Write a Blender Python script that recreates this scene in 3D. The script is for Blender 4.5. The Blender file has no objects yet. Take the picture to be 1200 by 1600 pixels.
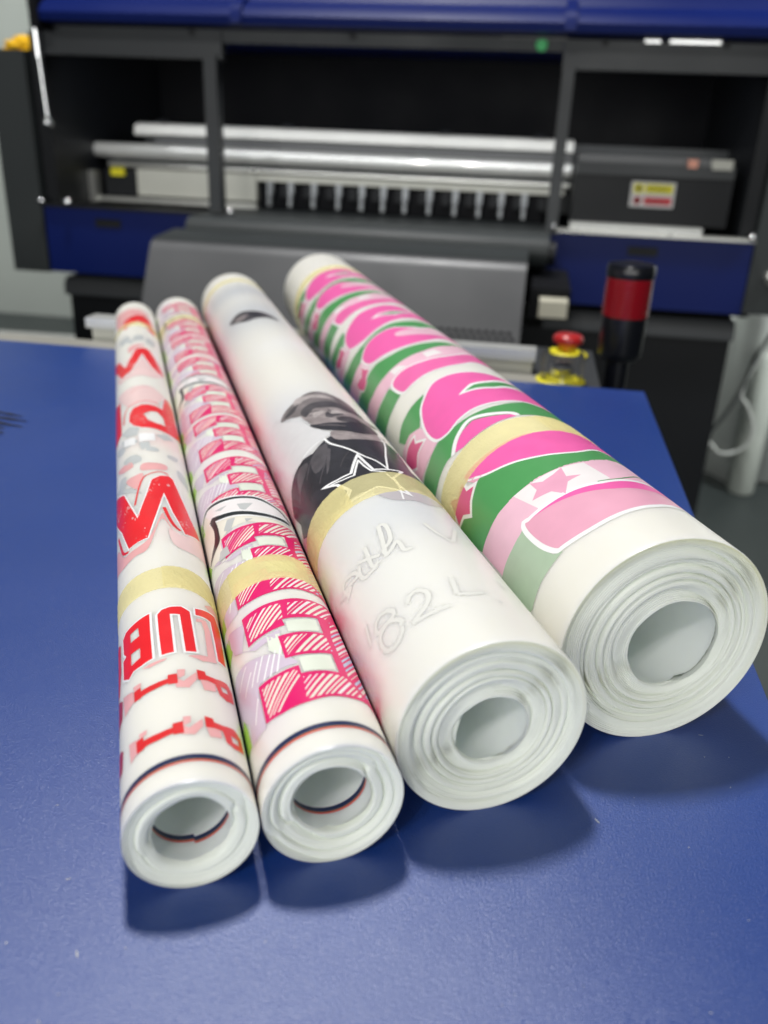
import bpy, bmesh, math, random
import numpy as np
from mathutils import Vector, Matrix, noise
from mathutils.geometry import tessellate_polygon
random.seed(7)
SC = bpy.context.scene
COL = SC.collection

# ------------------------------------------------------------------ camera
cam_d = bpy.data.cameras.new('camera'); cam = bpy.data.objects.new('camera', cam_d); COL.objects.link(cam)
cr, cu, cw = (0.985065, 0.168034, 0.03756), (-0.101898, 0.39309, 0.913836), (-0.138791, 0.904016, -0.404342)
cam.matrix_world = Matrix(((cr[0],cu[0],-cw[0],0),(cr[1],cu[1],-cw[1],0),(cr[2],cu[2],-cw[2],0.17001),(0,0,0,1)))
cam_d.sensor_fit = 'VERTICAL'; cam_d.sensor_height = 36; cam_d.lens = 30.0744
cam_d.clip_start = 0.01; cam_d.clip_end = 60
cam_d.dof.use_dof = True; cam_d.dof.focus_distance = 0.285; cam_d.dof.aperture_fstop = 30.0744/3.0
SC.camera = cam
# ------------------------------------------------------------------ world and lamps
wd = bpy.data.worlds.new('World'); SC.world = wd; wd.use_nodes = True
bg = wd.node_tree.nodes['Background']; bg.inputs[0].default_value = (0.93,0.97,1,1); bg.inputs[1].default_value = 0.07
def area(name, loc, target, sx, sy, power, col=(1,1,1), shape='RECTANGLE', spread=180):
    l = bpy.data.lights.new(name,'AREA'); l.shape = shape; l.size = sx; l.size_y = sy; l.energy = power; l.color = col; l.spread = math.radians(spread)
    o = bpy.data.objects.new(name,l); COL.objects.link(o); o.location = loc
    o.rotation_euler = (Vector(target)-Vector(loc)).to_track_quat('-Z','Y').to_euler(); return o
area('ceiling_panel_lamp', (-.42,1.02,2.3), (0,.3,0), .24, .24, 51, (1,.995,.985))
area('downlight', (-.67,-1.5,1.8), (-.2,.8,0), .06, .06, 9, (1,.98,.94), 'DISK')
area('downlight', (-.38,-1.5,1.8), (-.1,.8,0), .06, .06, 9, (1,.98,.94), 'DISK')
area('front_fill_light', (-.2,-2.0,.35), (0,1,.15), 3.0, .7, 34, (.99,1,.97))  # added low fill behind the camera, brightens the roll ends; no window there
area('downlight', (-.2,-1.5,1.8), (0,.8,0), .04,.04, 1, (1,.9,.85), 'DISK')
area('rail_fill_lamp', (-.25,1.481,.257), (-.25,1.60,.12), 1.0, .008, .7, (.97,.99,1))  # unseen lamp added under the beam to brighten the carriage rails
area('curtain_fill_lamp', (1.25,1.25,1.2), (.55,2.1,-.15), .4, .4, 6, (.97,1,.98), spread=70)  # added fill lamp aimed at the curtain, not a known fixture
area('wall_fill_lamp', (-1.9,2.4,2.3), (-2.2,3.4,.2), .6, .6, 7, (.97,1,.98), spread=70)  # added fill lamp to brighten the wall left of the printer
SC.view_settings.view_transform = 'Standard'; SC.view_settings.look = 'None'; SC.view_settings.gamma = 1
SC.view_settings.exposure = 0
SC.cycles.max_bounces = 8; SC.cycles.use_denoising = True; SC.cycles.sample_clamp_indirect = 6

# ------------------------------------------------------------------ materials
def lin(c):
    f = lambda v: v/12.92 if v <= .04045 else ((v+.055)/1.055)**2.4
    return tuple(f(v/255) for v in c)+(1,)
MATS = {}
def mat(name, rgb, rough=.5, metal=0, spec=.5, noise_amt=0, noise_scale=30, bump=0, bump_scale=200, sss=0, coat=0, emit=None, trans=0):
    m = bpy.data.materials.new(name); m.use_nodes = True; nt = m.node_tree; b = nt.nodes['Principled BSDF']
    c = lin(rgb); b.inputs['Base Color'].default_value = c; b.inputs['Roughness'].default_value = rough
    b.inputs['Metallic'].default_value = metal; b.inputs['Specular IOR Level'].default_value = spec
    tc = nt.nodes.new('ShaderNodeTexCoord')
    if noise_amt:
        n = nt.nodes.new('ShaderNodeTexNoise'); n.inputs['Scale'].default_value = noise_scale; n.inputs['Detail'].default_value = 5
        nt.links.new(tc.outputs['Object'], n.inputs['Vector'])
        r = nt.nodes.new('ShaderNodeMapRange'); r.inputs[1].default_value = .3; r.inputs[2].default_value = .7
        r.inputs[3].default_value = 1-noise_amt; r.inputs[4].default_value = 1+noise_amt; nt.links.new(n.outputs['Fac'], r.inputs[0])
        mx = nt.nodes.new('ShaderNodeVectorMath'); mx.operation = 'SCALE'; mx.inputs[0].default_value = c[:3]
        nt.links.new(r.outputs[0], mx.inputs['Scale']); nt.links.new(mx.outputs[0], b.inputs['Base Color'])
        r2 = nt.nodes.new('ShaderNodeMapRange'); r2.inputs[1].default_value = .3; r2.inputs[2].default_value = .7
        r2.inputs[3].default_value = rough*.85; r2.inputs[4].default_value = min(1,rough*1.15); nt.links.new(n.outputs['Fac'], r2.inputs[0]); nt.links.new(r2.outputs[0], b.inputs['Roughness'])
    if bump:
        n = nt.nodes.new('ShaderNodeTexNoise'); n.inputs['Scale'].default_value = bump_scale; n.inputs['Detail'].default_value = 3
        nt.links.new(tc.outputs['Object'], n.inputs['Vector'])
        bp = nt.nodes.new('ShaderNodeBump'); bp.inputs['Strength'].default_value = bump; bp.inputs['Distance'].default_value = .001
        nt.links.new(n.outputs['Fac'], bp.inputs['Height']); nt.links.new(bp.outputs[0], b.inputs['Normal'])
    if sss:
        b.inputs['Subsurface Weight'].default_value = sss; b.inputs['Subsurface Scale'].default_value = .004; b.inputs['Subsurface Radius'].default_value = (1,1,.93)
    if coat: b.inputs['Coat Weight'].default_value = coat; b.inputs['Coat Roughness'].default_value = .15
    if trans: b.inputs['Transmission Weight'].default_value = trans
    if emit: b.inputs['Emission Color'].default_value = lin(rgb); b.inputs['Emission Strength'].default_value = emit
    MATS[name] = m; return m
film = mat('milky_film', (243,240,229), .34, spec=.5, sss=1)
edge = mat('film_edge', (232,238,230), .42, spec=.4, sss=1)
core = mat('film_inside', (242,252,244), .35, sss=1)
def film_nodes(m):   # ghost tint from the 'ghost' colour attribute plus faint mottling of the layers below
    nt = m.node_tree; b = nt.nodes['Principled BSDF']
    a = nt.nodes.new('ShaderNodeAttribute'); a.attribute_name = 'ghost'; nt.links.new(a.outputs['Color'], b.inputs['Base Color'])
    tc = nt.nodes.new('ShaderNodeTexCoord'); n = nt.nodes.new('ShaderNodeTexNoise'); n.inputs['Scale'].default_value = 35; n.inputs['Detail'].default_value = 2
    nt.links.new(tc.outputs['Object'], n.inputs['Vector'])
    bp = nt.nodes.new('ShaderNodeBump'); bp.inputs['Strength'].default_value = .25; bp.inputs['Distance'].default_value = .0012
    nt.links.new(n.outputs['Fac'], bp.inputs['Height']); nt.links.new(bp.outputs[0], b.inputs['Normal'])
film_nodes(film)
edge.node_tree.nodes['Principled BSDF'].inputs['Subsurface Weight'].default_value = .55; edge.node_tree.nodes['Principled BSDF'].inputs['Subsurface Scale'].default_value = .0022
def edge_nodes(m):
    nt = m.node_tree; b = nt.nodes['Principled BSDF']
    a = nt.nodes.new('ShaderNodeAttribute'); a.attribute_name = 'ghost'; nt.links.new(a.outputs['Color'], b.inputs['Base Color'])
edge_nodes(edge)
INK = dict(red=(240,40,48), red2=(228,52,54), dkred=(190,40,62), white=(250,250,250), pinkghost=(240,178,178), pinkghost2=(243,212,210), greyghost=(200,204,204),
 pink=(230,32,112), lav=(214,198,216), lime=(166,212,62), mint=(233,239,224), cream=(240,236,222), pblue=(190,212,236), grey2=(196,198,198), ink=(40,46,50),
 pshirt=(222,221,222), pcap=(130,122,123), pface=(152,142,142), pmid=(78,74,78), pmid2=(88,84,89), plight=(180,171,170), pdark=(50,49,56), pshadow=(196,190,194),
 palegreen=(178,200,174), rosepale=(236,172,195), hot=(247,104,178), hot2=(226,84,142), hot3=(246,112,178), green=(84,160,94), blush=(243,196,214), ghostwhite=(244,238,238), starpale=(238,172,198),
 navy=(36,48,86), orange=(170,140,84), rred=(222,52,60))
for k, c in INK.items(): mat('ink_'+k, c, .34, spec=.45, noise_amt=.28 if k[0] == 'p' and k in ('pcap','pface','pmid','pmid2','plight','pdark') else .03, noise_scale=170 if k[0] == 'p' else 120, coat=.1)
tape = mat('masking_tape', (250,241,182), .55, bump=.5, bump_scale=900, noise_amt=.06, noise_scale=60)
def tape_nodes(m):
    nt = m.node_tree; b = nt.nodes['Principled BSDF']; out = nt.nodes['Material Output']
    tr = nt.nodes.new('ShaderNodeBsdfTransparent'); mx = nt.nodes.new('ShaderNodeMixShader'); mx.inputs[0].default_value = .54
    tr.inputs[0].default_value = (1,.97,.84,1)
    nt.links.new(tr.outputs[0], mx.inputs[1]); nt.links.new(b.outputs[0], mx.inputs[2]); nt.links.new(mx.outputs[0], out.inputs[0])
tape_nodes(tape)
# powder coated lid: navy, fine orange-peel sparkle
lid = mat('navy_powder_coat', (8,56,134), .4, spec=.5, noise_amt=.05, noise_scale=9, bump=.24, bump_scale=1900)
def lid_nodes(m):
    nt = m.node_tree; b = nt.nodes['Principled BSDF']; tc = nt.nodes.new('ShaderNodeTexCoord')
    n = nt.nodes.new('ShaderNodeTexNoise'); n.inputs['Scale'].default_value = 6; n.inputs['Detail'].default_value = 6; n.inputs['Roughness'].default_value = .6
    nt.links.new(tc.outputs['Object'], n.inputs['Vector'])
    r = nt.nodes.new('ShaderNodeMapRange'); r.inputs[1].default_value = .35; r.inputs[2].default_value = .7; r.inputs[3].default_value = .33; r.inputs[4].default_value = .42
    nt.links.new(n.outputs['Fac'], r.inputs[0]); nt.links.new(r.outputs[0], b.inputs['Roughness'])
lid_nodes(lid); lid.node_tree.nodes['Principled BSDF'].inputs['IOR'].default_value = 1.75
blue = mat('blue_paint', (4,26,94), .45, spec=.22, noise_amt=.04, noise_scale=4)
black = mat('black_metal', (24,26,30), .5, spec=.3, noise_amt=.1, noise_scale=5)
void = mat('dark_interior', (12,13,18), .7, spec=.2, noise_amt=.1, noise_scale=6)
dgrey = mat('dark_grey_paint', (52,55,58), .5, noise_amt=.06, noise_scale=6)
side = mat('charcoal_paint', (42,47,48), .55, noise_amt=.06, noise_scale=4)
mgrey = mat('grey_guide', (90,91,93), .42, spec=.5, noise_amt=.06, noise_scale=7)
silver = mat('brushed_aluminium', (205,205,200), .3, metal=.85, noise_amt=.08, noise_scale=10)
chrome = mat('chrome', (220,220,222), .12, metal=1)
alu = mat('pale_anodised', (226,227,224), .42, metal=.2, noise_amt=.05, noise_scale=12, coat=1)
alu.node_tree.nodes['Principled BSDF'].inputs['Coat Roughness'].default_value = .06; alu.node_tree.nodes['Principled BSDF'].inputs['Coat IOR'].default_value = 3
cream = mat('cream_plastic', (222,218,198), .5, noise_amt=.04)
offw = mat('off_white_panel', (196,196,186), .5, noise_amt=.05, noise_scale=9)
yellow = mat('yellow_plastic', (236,224,40), .4)
yfab = mat('yellow_cloth', (250,196,20), .8, noise_amt=.12, noise_scale=40)
redp = mat('red_plastic', (188,40,42), .28, coat=.5)
orange = mat('amber_neck', (230,140,20), .35)
lampred = mat('red_lens', (150,14,30), .2, coat=.6, spec=.5)
blackgl = mat('black_plastic', (16,18,26), .3, spec=.5, coat=.2)
glass = mat('clear_plastic', (250,250,250), .05, trans=1); glass.node_tree.nodes['Principled BSDF'].inputs['IOR'].default_value = 1.06
wallm = mat('grey_wall', (186,192,186), .8, noise_amt=.05, noise_scale=3)
floorm = mat('grey_floor', (56,62,62), .45, noise_amt=.12, noise_scale=5)
matm = mat('pale_mat', (196,196,192), .6, noise_amt=.06)
alum = mat('matt_aluminium', (222,222,218), .5, noise_amt=.08, noise_scale=14)
steel = mat('dull_steel', (150,153,156), .4, metal=.6, noise_amt=.15, noise_scale=60)
shelfm = mat('beige_grey_shelf', (150,148,140), .55, noise_amt=.1, noise_scale=20)
tubem = mat('milky_tube', (196,202,194), .5)
drape = mat('white_drape', (238,242,238), .6, noise_amt=.08, noise_scale=5)
greenled = mat('green_led', (90,190,120), .4, emit=.12)
stick_w = mat('sticker_white', (205,205,205), .5); stick_y = mat('sticker_yellow', (232,222,30), .5); stick_r = mat('sticker_red', (206,60,70), .5); stick_k = mat('sticker_black', (25,25,25), .5)
copper = mat('copper_part', (200,140,120), .4, metal=.3)
cablem = mat('dark_cable', (70,74,74), .5); cablew = mat('pale_cable', (205,208,204), .5)
grime = mat('black_scuff', (14,18,34), .6)

# ------------------------------------------------------------------ object helpers
def link(o, parent=None, label=None, cat=None, kind=None, group=None):
    COL.objects.link(o)
    if parent: o.parent = parent
    if label: o['label'] = label
    if cat: o['category'] = cat
    if kind: o['kind'] = kind
    if group: o['group'] = group
    return o
def empty(name, loc, label, cat, rz=0, group=None):
    o = bpy.data.objects.new(name, None); o.empty_display_size = .03; o.location = loc; o.rotation_euler = (0,0,rz)
    return link(o, None, label, cat, None, group)
def finish(name, me, mats, parent=None, smooth=True, **k):
    for m in (mats if isinstance(mats,(list,tuple)) else [mats]): me.materials.append(m)
    if smooth:
        me.polygons.foreach_set('use_smooth', [True]*len(me.polygons))
    me.update(); o = bpy.data.objects.new(name, me); return link(o, parent, **k)
def base(parent):
    v = Vector((0,0,0))
    while parent: v += parent.location; parent = parent.parent
    return v
def bm_obj(name, bm, mats, parent=None, smooth=False, bevel=0, **k):
    off = base(parent)
    if parent or True:
        for v in bm.verts: v.co -= off
    if bevel:
        bmesh.ops.bevel(bm, geom=[e for e in bm.edges if len(e.link_faces)==2 and e.calc_face_angle(0) > .6], offset=bevel, segments=2, affect='EDGES', profile=.6)
    me = bpy.data.meshes.new(name); bm.normal_update(); bm.to_mesh(me); bm.free()
    o = finish(name, me, mats, parent, False, **k)
    if smooth:
        me.polygons.foreach_set('use_smooth', [True]*len(me.polygons))
        me.set_sharp_from_angle(angle=.7)
    return o
def add_box(bm, x0,x1,y0,y1,z0,z1, mi=0):
    vs = [bm.verts.new(p) for p in ((x0,y0,z0),(x1,y0,z0),(x1,y1,z0),(x0,y1,z0),(x0,y0,z1),(x1,y0,z1),(x1,y1,z1),(x0,y1,z1))]
    for f in ((0,3,2,1),(4,5,6,7),(0,1,5,4),(1,2,6,5),(2,3,7,6),(3,0,4,7)):
        bm.faces.new([vs[i] for i in f]).material_index = mi
def box(name, x0,x1,y0,y1,z0,z1, m, parent=None, bevel=.002, **k):
    bm = bmesh.new(); add_box(bm,x0,x1,y0,y1,z0,z1); return bm_obj(name,bm,m,parent,True,bevel,**k)
def add_prism(bm, prof, x0, x1, closed=True):    # profile in (y,z) drawn along x
    a = [bm.verts.new((x0,y,z)) for y,z in prof]; b = [bm.verts.new((x1,y,z)) for y,z in prof]; n = len(prof)
    for i in range(n if closed else n-1):
        j = (i+1)%n; bm.faces.new((a[i],a[j],b[j],b[i]))
    if closed: bm.faces.new(a[::-1]); bm.faces.new(b)
    bmesh.ops.recalc_face_normals(bm, faces=bm.faces[:])
def prism(name, prof, x0, x1, m, parent=None, bevel=0, smooth=True, **k):
    bm = bmesh.new(); add_prism(bm, prof, x0, x1); return bm_obj(name,bm,m,parent,smooth,bevel,**k)
def add_lathe(bm, c, prof, n=40, axis='Z', mi=0):   # prof: (r, t) along axis
    rings = []
    for r, t in prof:
        ring = []
        for i in range(n):
            a = 2*math.pi*i/n; p = (r*math.cos(a), r*math.sin(a), t)
            if axis == 'Y': p = (p[0], t, p[1])
            if axis == 'X': p = (t, p[0], p[1])
            ring.append(bm.verts.new((c[0]+p[0], c[1]+p[1], c[2]+p[2])))
        rings.append(ring)
    for a, b in zip(rings, rings[1:]):
        for i in range(n): bm.faces.new((a[i],a[(i+1)%n],b[(i+1)%n],b[i])).material_index = mi
    for rg in (rings[0], rings[-1]):
        try: bm.faces.new(rg).material_index = mi
        except Exception: pass
    bmesh.ops.recalc_face_normals(bm, faces=bm.faces[:])
def lathe(name, c, prof, m, parent=None, n=40, axis='Z', **k):
    bm = bmesh.new(); add_lathe(bm,c,prof,n,axis); return bm_obj(name,bm,m,parent,True,0,**k)
def cr_curve(pts, closed, n=6):
    P = [Vector(p) for p in pts]; out = []; N = len(P)
    for i in range(N if closed else N-1):
        if closed: p0,p1,p2,p3 = P[i-1],P[i],P[(i+1)%N],P[(i+2)%N]
        else: p0,p1,p2,p3 = P[max(i-1,0)],P[i],P[i+1],P[min(i+2,N-1)]
        for k in range(n):
            t = k/n; out.append(.5*((2*p1)+(p2-p0)*t+(2*p0-5*p1+4*p2-p3)*t*t+(3*p1-p0-3*p2+p3)*t**3))
    if not closed: out.append(P[-1])
    return out
def tube(name, pts, rad, m, parent=None, seg=10, smooth_n=8, **k):
    pts = cr_curve(pts, False, smooth_n) if smooth_n else [Vector(p) for p in pts]
    bm = bmesh.new(); rings = []; up = Vector((.13,.2,1)).normalized()
    for i, p in enumerate(pts):
        d = (pts[min(i+1,len(pts)-1)]-pts[max(i-1,0)]).normalized(); a = d.cross(up).normalized(); b = d.cross(a)
        rings.append([bm.verts.new(p+rad*(math.cos(t)*a+math.sin(t)*b)) for t in [2*math.pi*q/seg for q in range(seg)]])
    for a, b in zip(rings, rings[1:]):
        for i in range(seg): bm.faces.new((a[i],a[(i+1)%seg],b[(i+1)%seg],b[i]))
    bm.faces.new(rings[0]); bm.faces.new(rings[-1]); bmesh.ops.recalc_face_normals(bm, faces=bm.faces[:])
    return bm_obj(name,bm,m,parent,True,0,**k)

# ------------------------------------------------------------------ the dryer machine with the blue lid
mach = empty('film_dryer', (-.2,.25,-.6), 'low film dryer machine with a wide navy blue powder coated lid under the rolls', 'machine')
bm = bmesh.new(); add_box(bm, -1.1,.094,-.35,.650,-.03,0)
lidt = bm_obj('lid', bm, lid, mach, True, .003, label='navy blue powder coated lid with a fine sparkling grain')
box('cabinet', -1.07,.075,-.32,.62,-.6,-.032, black, mach)
box('rear_shelf', -.452,.02,.653,.690,-.05,-.004, shelfm, mach)
box('rear_bar', -.375,.012,.692,.712,.006,.0145, alu, mach, .002)
box('rear_rail', -.372,.010,.697,.711,-.03,.0055, offw, mach, .001)
prism('corner_plate', [(.652,-.04),(.712,-.04),(.712,-.012),(.652,-.006)], -.47,-.378, shelfm, mach)
cb = box('control_box', .012,.064,.653,.80,-.12,-.005, dgrey, mach, .003)
def estop(x, y, z, cap, lab):
    bm = bmesh.new()
    if cap == 'red':
        add_lathe(bm,(x,y,z),[(.0185,0),(.0185,.0015),(.017,.0025),(.009,.003)],40,'Z',0)
        add_lathe(bm,(x,y,z),[(.0085,.002),(.0085,.011)],32,'Z',1)
        add_lathe(bm,(x,y,z),[(.0085,.0111),(.0125,.0115),(.0135,.0135),(.0132,.0162),(.011,.0185),(.006,.0194),(.0005,.0196)],40,'Z',2)
        return bm_obj('emergency_stop', bm, [yellow,orange,redp], cb, True, 0, label=lab)
    add_lathe(bm,(x,y,z),[(.0195,0),(.0195,.0015),(.018,.0025),(.011,.003)],40,'Z',0)
    add_lathe(bm,(x,y,z),[(.009,.003),(.009,.010),(.0095,.011),(.007,.0135),(.0005,.014)],32,'Z',1)
    return bm_obj('key_switch', bm, [yellow,chrome], cb, True, 0, label=lab)
estop(.040,.772,-.0045,'red','red mushroom emergency stop button on a yellow disc')
estop(.033,.678,-.0045,'key','small chrome switch on a yellow disc')
bm = bmesh.new(); add_lathe(bm,(.033,.678,-.0018),[(.0165,0),(.0165,.018),(.015,.021),(.0135,.018),(.0135,0)],36); bm_obj('clear_guard', bm, glass, cb, True, 0)
sl = lathe('signal_lamp', (.083,.752,-.12), [(.0095,0),(.0095,.119),(.015,.1205),(.0175,.123),(.0185,.128),(.0188,.157)], blackgl, mach, label='black signal lamp housing on a short pole behind the lid')
pr = [(.0188,.1572)]
for i in range(13): t = .159+i*.0022; pr += [(.0193,t),(.0193,t+.0012),(.0188,t+.0016)]
pr += [(.0188,.1885)]
lathe('red_lens', (.083,.752,-.12), pr, lampred, sl, 48, label='dark red ribbed lens')
lathe('lamp_cap', (.083,.752,-.12), [(.0192,.1887),(.0198,.190),(.0198,.197),(.0185,.1995),(.012,.2005),(.0005,.2008)], blackgl, sl, 48)
# scuffed mark on the lid, left edge
bm = bmesh.new()
for k,(x,y,a,l) in enumerate(((-.322,.472,.5,.045),(-.318,.463,.35,.05),(-.316,.454,.45,.055),(-.322,.446,.2,.045),(-.314,.438,.3,.04))):
    d = Vector((math.cos(a),-math.sin(a)*.4,0)); nn = Vector((-d.y,d.x,0))
    pts = [Vector((x,y,.0003+k*.0001))+d*(-l/2+l*i/8) for i in range(9)]
    w = [.0006+.0022*math.sin(math.pi*i/8)*(0.6+.4*math.sin(i*2.3+k)) for i in range(9)]
    up = [bm.verts.new(p+nn*q) for p,q in zip(pts,w)]; dn = [bm.verts.new(p-nn*q) for p,q in zip(pts,w)]
    for i in range(8): bm.faces.new((dn[i],dn[i+1],up[i+1],up[i]))
bm_obj('printed_mark', bm, grime, lidt, False, 0, label='faded dark lettering strokes at the left of the lid')

bm = bmesh.new(); dr = random.Random(4)
for i in range(110):
    x = dr.uniform(-.12,.09); y = dr.uniform(.09,.24) if i % 3 else dr.uniform(.24,.6)
    r_ = dr.uniform(.00006,.00016); e_ = dr.uniform(1,2.5) if dr.random() < .85 else 7; a_ = dr.uniform(0,3.14)
    bm.faces.new([bm.verts.new((x+r_*e_*math.cos(t)*math.cos(a_)-r_*math.sin(t)*math.sin(a_), y+r_*e_*math.cos(t)*math.sin(a_)+r_*math.sin(t)*math.cos(a_), .00025)) for t in [k*math.pi/3 for k in range(6)]])
bm_obj('dust_specks', bm, offw, lidt, False, 0, kind='stuff')
# ------------------------------------------------------------------ room
def sheet(name, pts, m, **k):
    bm = bmesh.new(); bm.faces.new([bm.verts.new(p) for p in pts]); return bm_obj(name,bm,m,None,False,0,**k)
sheet('floor', [(-9,-4,-.6),(9,-4,-.6),(9,9,-.6),(-9,9,-.6)], floorm, kind='structure')
box('wall', -7,5,3.4,3.5,-.598,1.6, wallm, None, 0, kind='structure')
sheet('pale_floor_strip', [(-2.9,1.9,-.596),(-1.5,2.5,-.596),(-1.55,3.1,-.596),(-3.4,3.0,-.596)], matm, kind='structure')
box('floor_duct', -2.6,-1.3,1.75,1.85,-.598,-.55, dgrey, None, .005, label='low dark duct lying on the floor left of the dryer', cat='duct')
# white curtain sheet on the right behind the printer
bm = bmesh.new(); N = 90; top = []; bot = []
for i in range(N):
    t = i/(N-1); x = .47+t*1.1
    y = 2.12+.020*math.sin(t*46)+.012*math.sin(t*91+1)+.1*t; y2 = 2.10+.028*math.sin(t*46+.4)+.02*math.sin(t*71)+.1*t
    top.append(bm.verts.new((x,y,.6))); bot.append(bm.verts.new((x,y2,-.59)))
for i in range(N-1): bm.faces.new((bot[i],bot[i+1],top[i+1],top[i]))
o = bm_obj('plastic_curtain', bm, drape, None, True, 0, label='pale hanging plastic curtain right of the printer, falling to the floor', cat='curtain')
md = o.modifiers.new('t','SOLIDIFY'); md.thickness = .003
lathe('floor_tube', (.562,2.06,-.598), [(.027,0),(.031,.005),(.031,.33),(.027,.337)], tubem, None, 32, label='upright milky white tube standing on the floor by the curtain', cat='tube')
tube('power_cable', [(.52,1.7,.02),(.47,1.7,-.11),(.454,1.7,-.156),(.439,1.7,-.193),(.427,1.7,-.251),(.407,1.7,-.304),(.385,1.7,-.345),(.37,1.7,-.38),(.368,1.71,-.59)], .0038, cablem, None, label='dark cable hanging diagonally in front of the curtain', cat='cable')
tube('pale_cable', [(.372,1.73,-.36),(.393,1.72,-.375),(.411,1.7,-.387),(.441,1.7,-.381),(.460,1.7,-.358),(.461,1.7,-.325),(.444,1.7,-.288),(.428,1.7,-.262),(.445,1.7,-.20),(.5,1.7,-.10),(.56,1.7,0)], .0032, cablew, None, label='pale cable looped in front of the milky tube', cat='cable')

# ------------------------------------------------------------------ the printer
pt = empty('large_format_printer', (-.25,1.7,-.6), 'wide blue and black roll printer with raised hood and open front', 'printer')
box('stand', -.82,.335,1.47,1.9,-.6,-.118, black, pt)
for a,b in ((-.82,-.50),(.03,.335)):
    prism('stand_beam', [(1.452,-.116),(1.452,-.098),(1.462,-.086),(1.60,-.084),(1.60,-.116)], a,b, dgrey, pt, label=None)
box('lower_body', -.90,.36,1.49,1.9,-.083,.03, void, pt, 0)
for s,(a,b,c,d) in (('left',(-.908,-.842,-.078,.272)),('right',(.338,.42,-.07,.272))):
    box('side_cabinet', a,b,1.445,1.92,c,d, side, pt, .004, label='charcoal %s side cabinet'%s)
lathe('knob', (.372,1.444,-.012), [(.013,0),(.013,-.008),(.009,-.011),(.0005,-.0115)], silver, pt, 24, 'Y')
box('rear_wall', -.84,.336,1.93,1.95,-.08,.32, void, pt, 0)
box('inner_side', -.84,-.818,1.462,1.93,.03,.30, black, pt, .001)
box('inner_side', .315,.336,1.462,1.93,.03,.30, black, pt, .001)
def panel(x0,x1,z0,z1,hx,lab):
    p = box('blue_panel', x0,x1,1.446,1.475,z0,z1, blue, pt, .003, label=lab)
    bm = bmesh.new(); zt = z1-.016
    add_prism(bm, [(1.4445,zt),(1.4445,zt-.013),(1.4462,zt-.014),(1.4462,zt+.001)], hx-.023,hx+.023)
    bm_obj('grip_slot', bm, black, p, True, 0)
panel(-.838,-.50,-.076,.033,-.722,'dark blue lower panel on the left with a grip slot')
panel(.027,.336,-.072,.038,.172,'dark blue lower panel on the right with a grip slot')
# beam and posts
box('upper_beam', -.822,-.508,1.447,1.47,.267,.308, dgrey, pt)
box('upper_beam', -.507,.016,1.449,1.47,.290,.308, dgrey, pt)
box('upper_beam', .017,.345,1.447,1.47,.267,.306, dgrey, pt)
box('post', -.536,-.515,1.438,1.462,.04,.272, dgrey, pt, .003)
box('post', .018,.036,1.438,1.462,.035,.272, dgrey, pt, .003)
for x in (-.79,-.555,-.30,.075,.245): lathe('bolt', (x,1.4465,.303), [(.005,0),(.005,-.003),(.0005,-.0035)], black, pt, 12, 'Y')
# hood
prof = [(1.50,.308),(1.425,.309),(1.405,.311),(1.402,.322),(1.404,.325),(1.412,.334),(1.424,.341),(1.436,.344),(1.441,.347),(1.446,.36),(1.47,.40),(1.52,.44),(1.9,.47),(1.9,.308)]
hood = prism('hood', prof, -.785,.50, blue, pt, 0, label='raised blue hood across the top')
for x in (-.468,.022):
    prism('hood_rib', [(1.397,.312),(1.397,.326),(1.406,.337),(1.42,.345),(1.434,.349),(1.45,.36),(1.46,.36),(1.46,.312)], x-.008,x+.008, blue, hood)
box('hood_cheek', -.80,-.786,1.40,1.9,.30,.46, void, pt, .004)
# gas struts
def strut(x, z1, z0):
    s = tube('gas_strut', [(x,1.435,z1),(x+.001,1.436,(z0+z1)/2+.01)], .0065, chrome, pt, 12, 0)
    tube('rod', [(x+.001,1.436,(z0+z1)/2+.01),(x+.004,1.438,z0)], .003, chrome, s, 10, 0)
    for z,dx in ((z1,0),(z0,.004)): lathe('ball_joint', (x+dx,1.436,z), [(.0005,-.009),(.007,-.006),(.009,0),(.007,.006),(.0005,.009)], chrome, s, 14)
strut(-.812,.335,.166); strut(.345,.33,.160)
# carriage rails
box('gantry', -.74,.315,1.66,1.72,.05,.165, dgrey, pt)
prism('top_rail', [(1.62,.150),(1.615,.153),(1.62,.168),(1.64,.172),(1.70,.172),(1.70,.150)], -.74,.053, alum, pt)
prism('scale_strip', [(1.612,.137),(1.612,.1485),(1.66,.1485),(1.66,.137)], -.70,.053, mgrey, pt)
rp = [(1.605+.012*(1-math.cos(a))-.0, .1235+.0125*math.sin(a)) for a in [math.radians(q) for q in range(-90,91,15)]]
prism('front_rail', rp+[(1.66,.136),(1.66,.111)], -.832,.053, alu, pt)
prism('rail_gap', [(1.618,.104),(1.618,.1108),(1.66,.1108),(1.66,.104)], -.80,.053, dgrey, pt)
rp = [(1.603+.006*(1-math.cos(a)), .0985+.0052*math.sin(a)) for a in [math.radians(q) for q in range(-90,91,15)]]
prism('lower_rail', rp+[(1.66,.1038),(1.66,.0932)], -.79,.053, silver, pt)
box('head_cover', -.735,-.506,1.602,1.66,.047,.0928, offw, pt, .003)
box('head_cover', -.505,.045,1.604,1.66,.083,.0928, offw, pt, .002)
box('socket', -.80,-.737,1.607,1.66,.045,.0905, black, pt, .002)
box('yellow_plug', -.785,-.760,1.600,1.607,.080,.0925, yellow, pt, .002)
box('drip_rail', -.822,-.50,1.585,1.60,.036,.0435, silver, pt, .001)
box('bracket', -.828,-.806,1.575,1.60,.034,.088, silver, pt, .003)
for x in (-.695,-.455,-.17,-.005): lathe('cable_clip', (x,1.64,.172), [(.012,0),(.012,.004),(.007,.007),(.0005,.008)], black, pt, 16)
box('media_slot', -.503,.012,1.612,1.66,.036,.0828, void, pt, 0)
clamp = None
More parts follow.
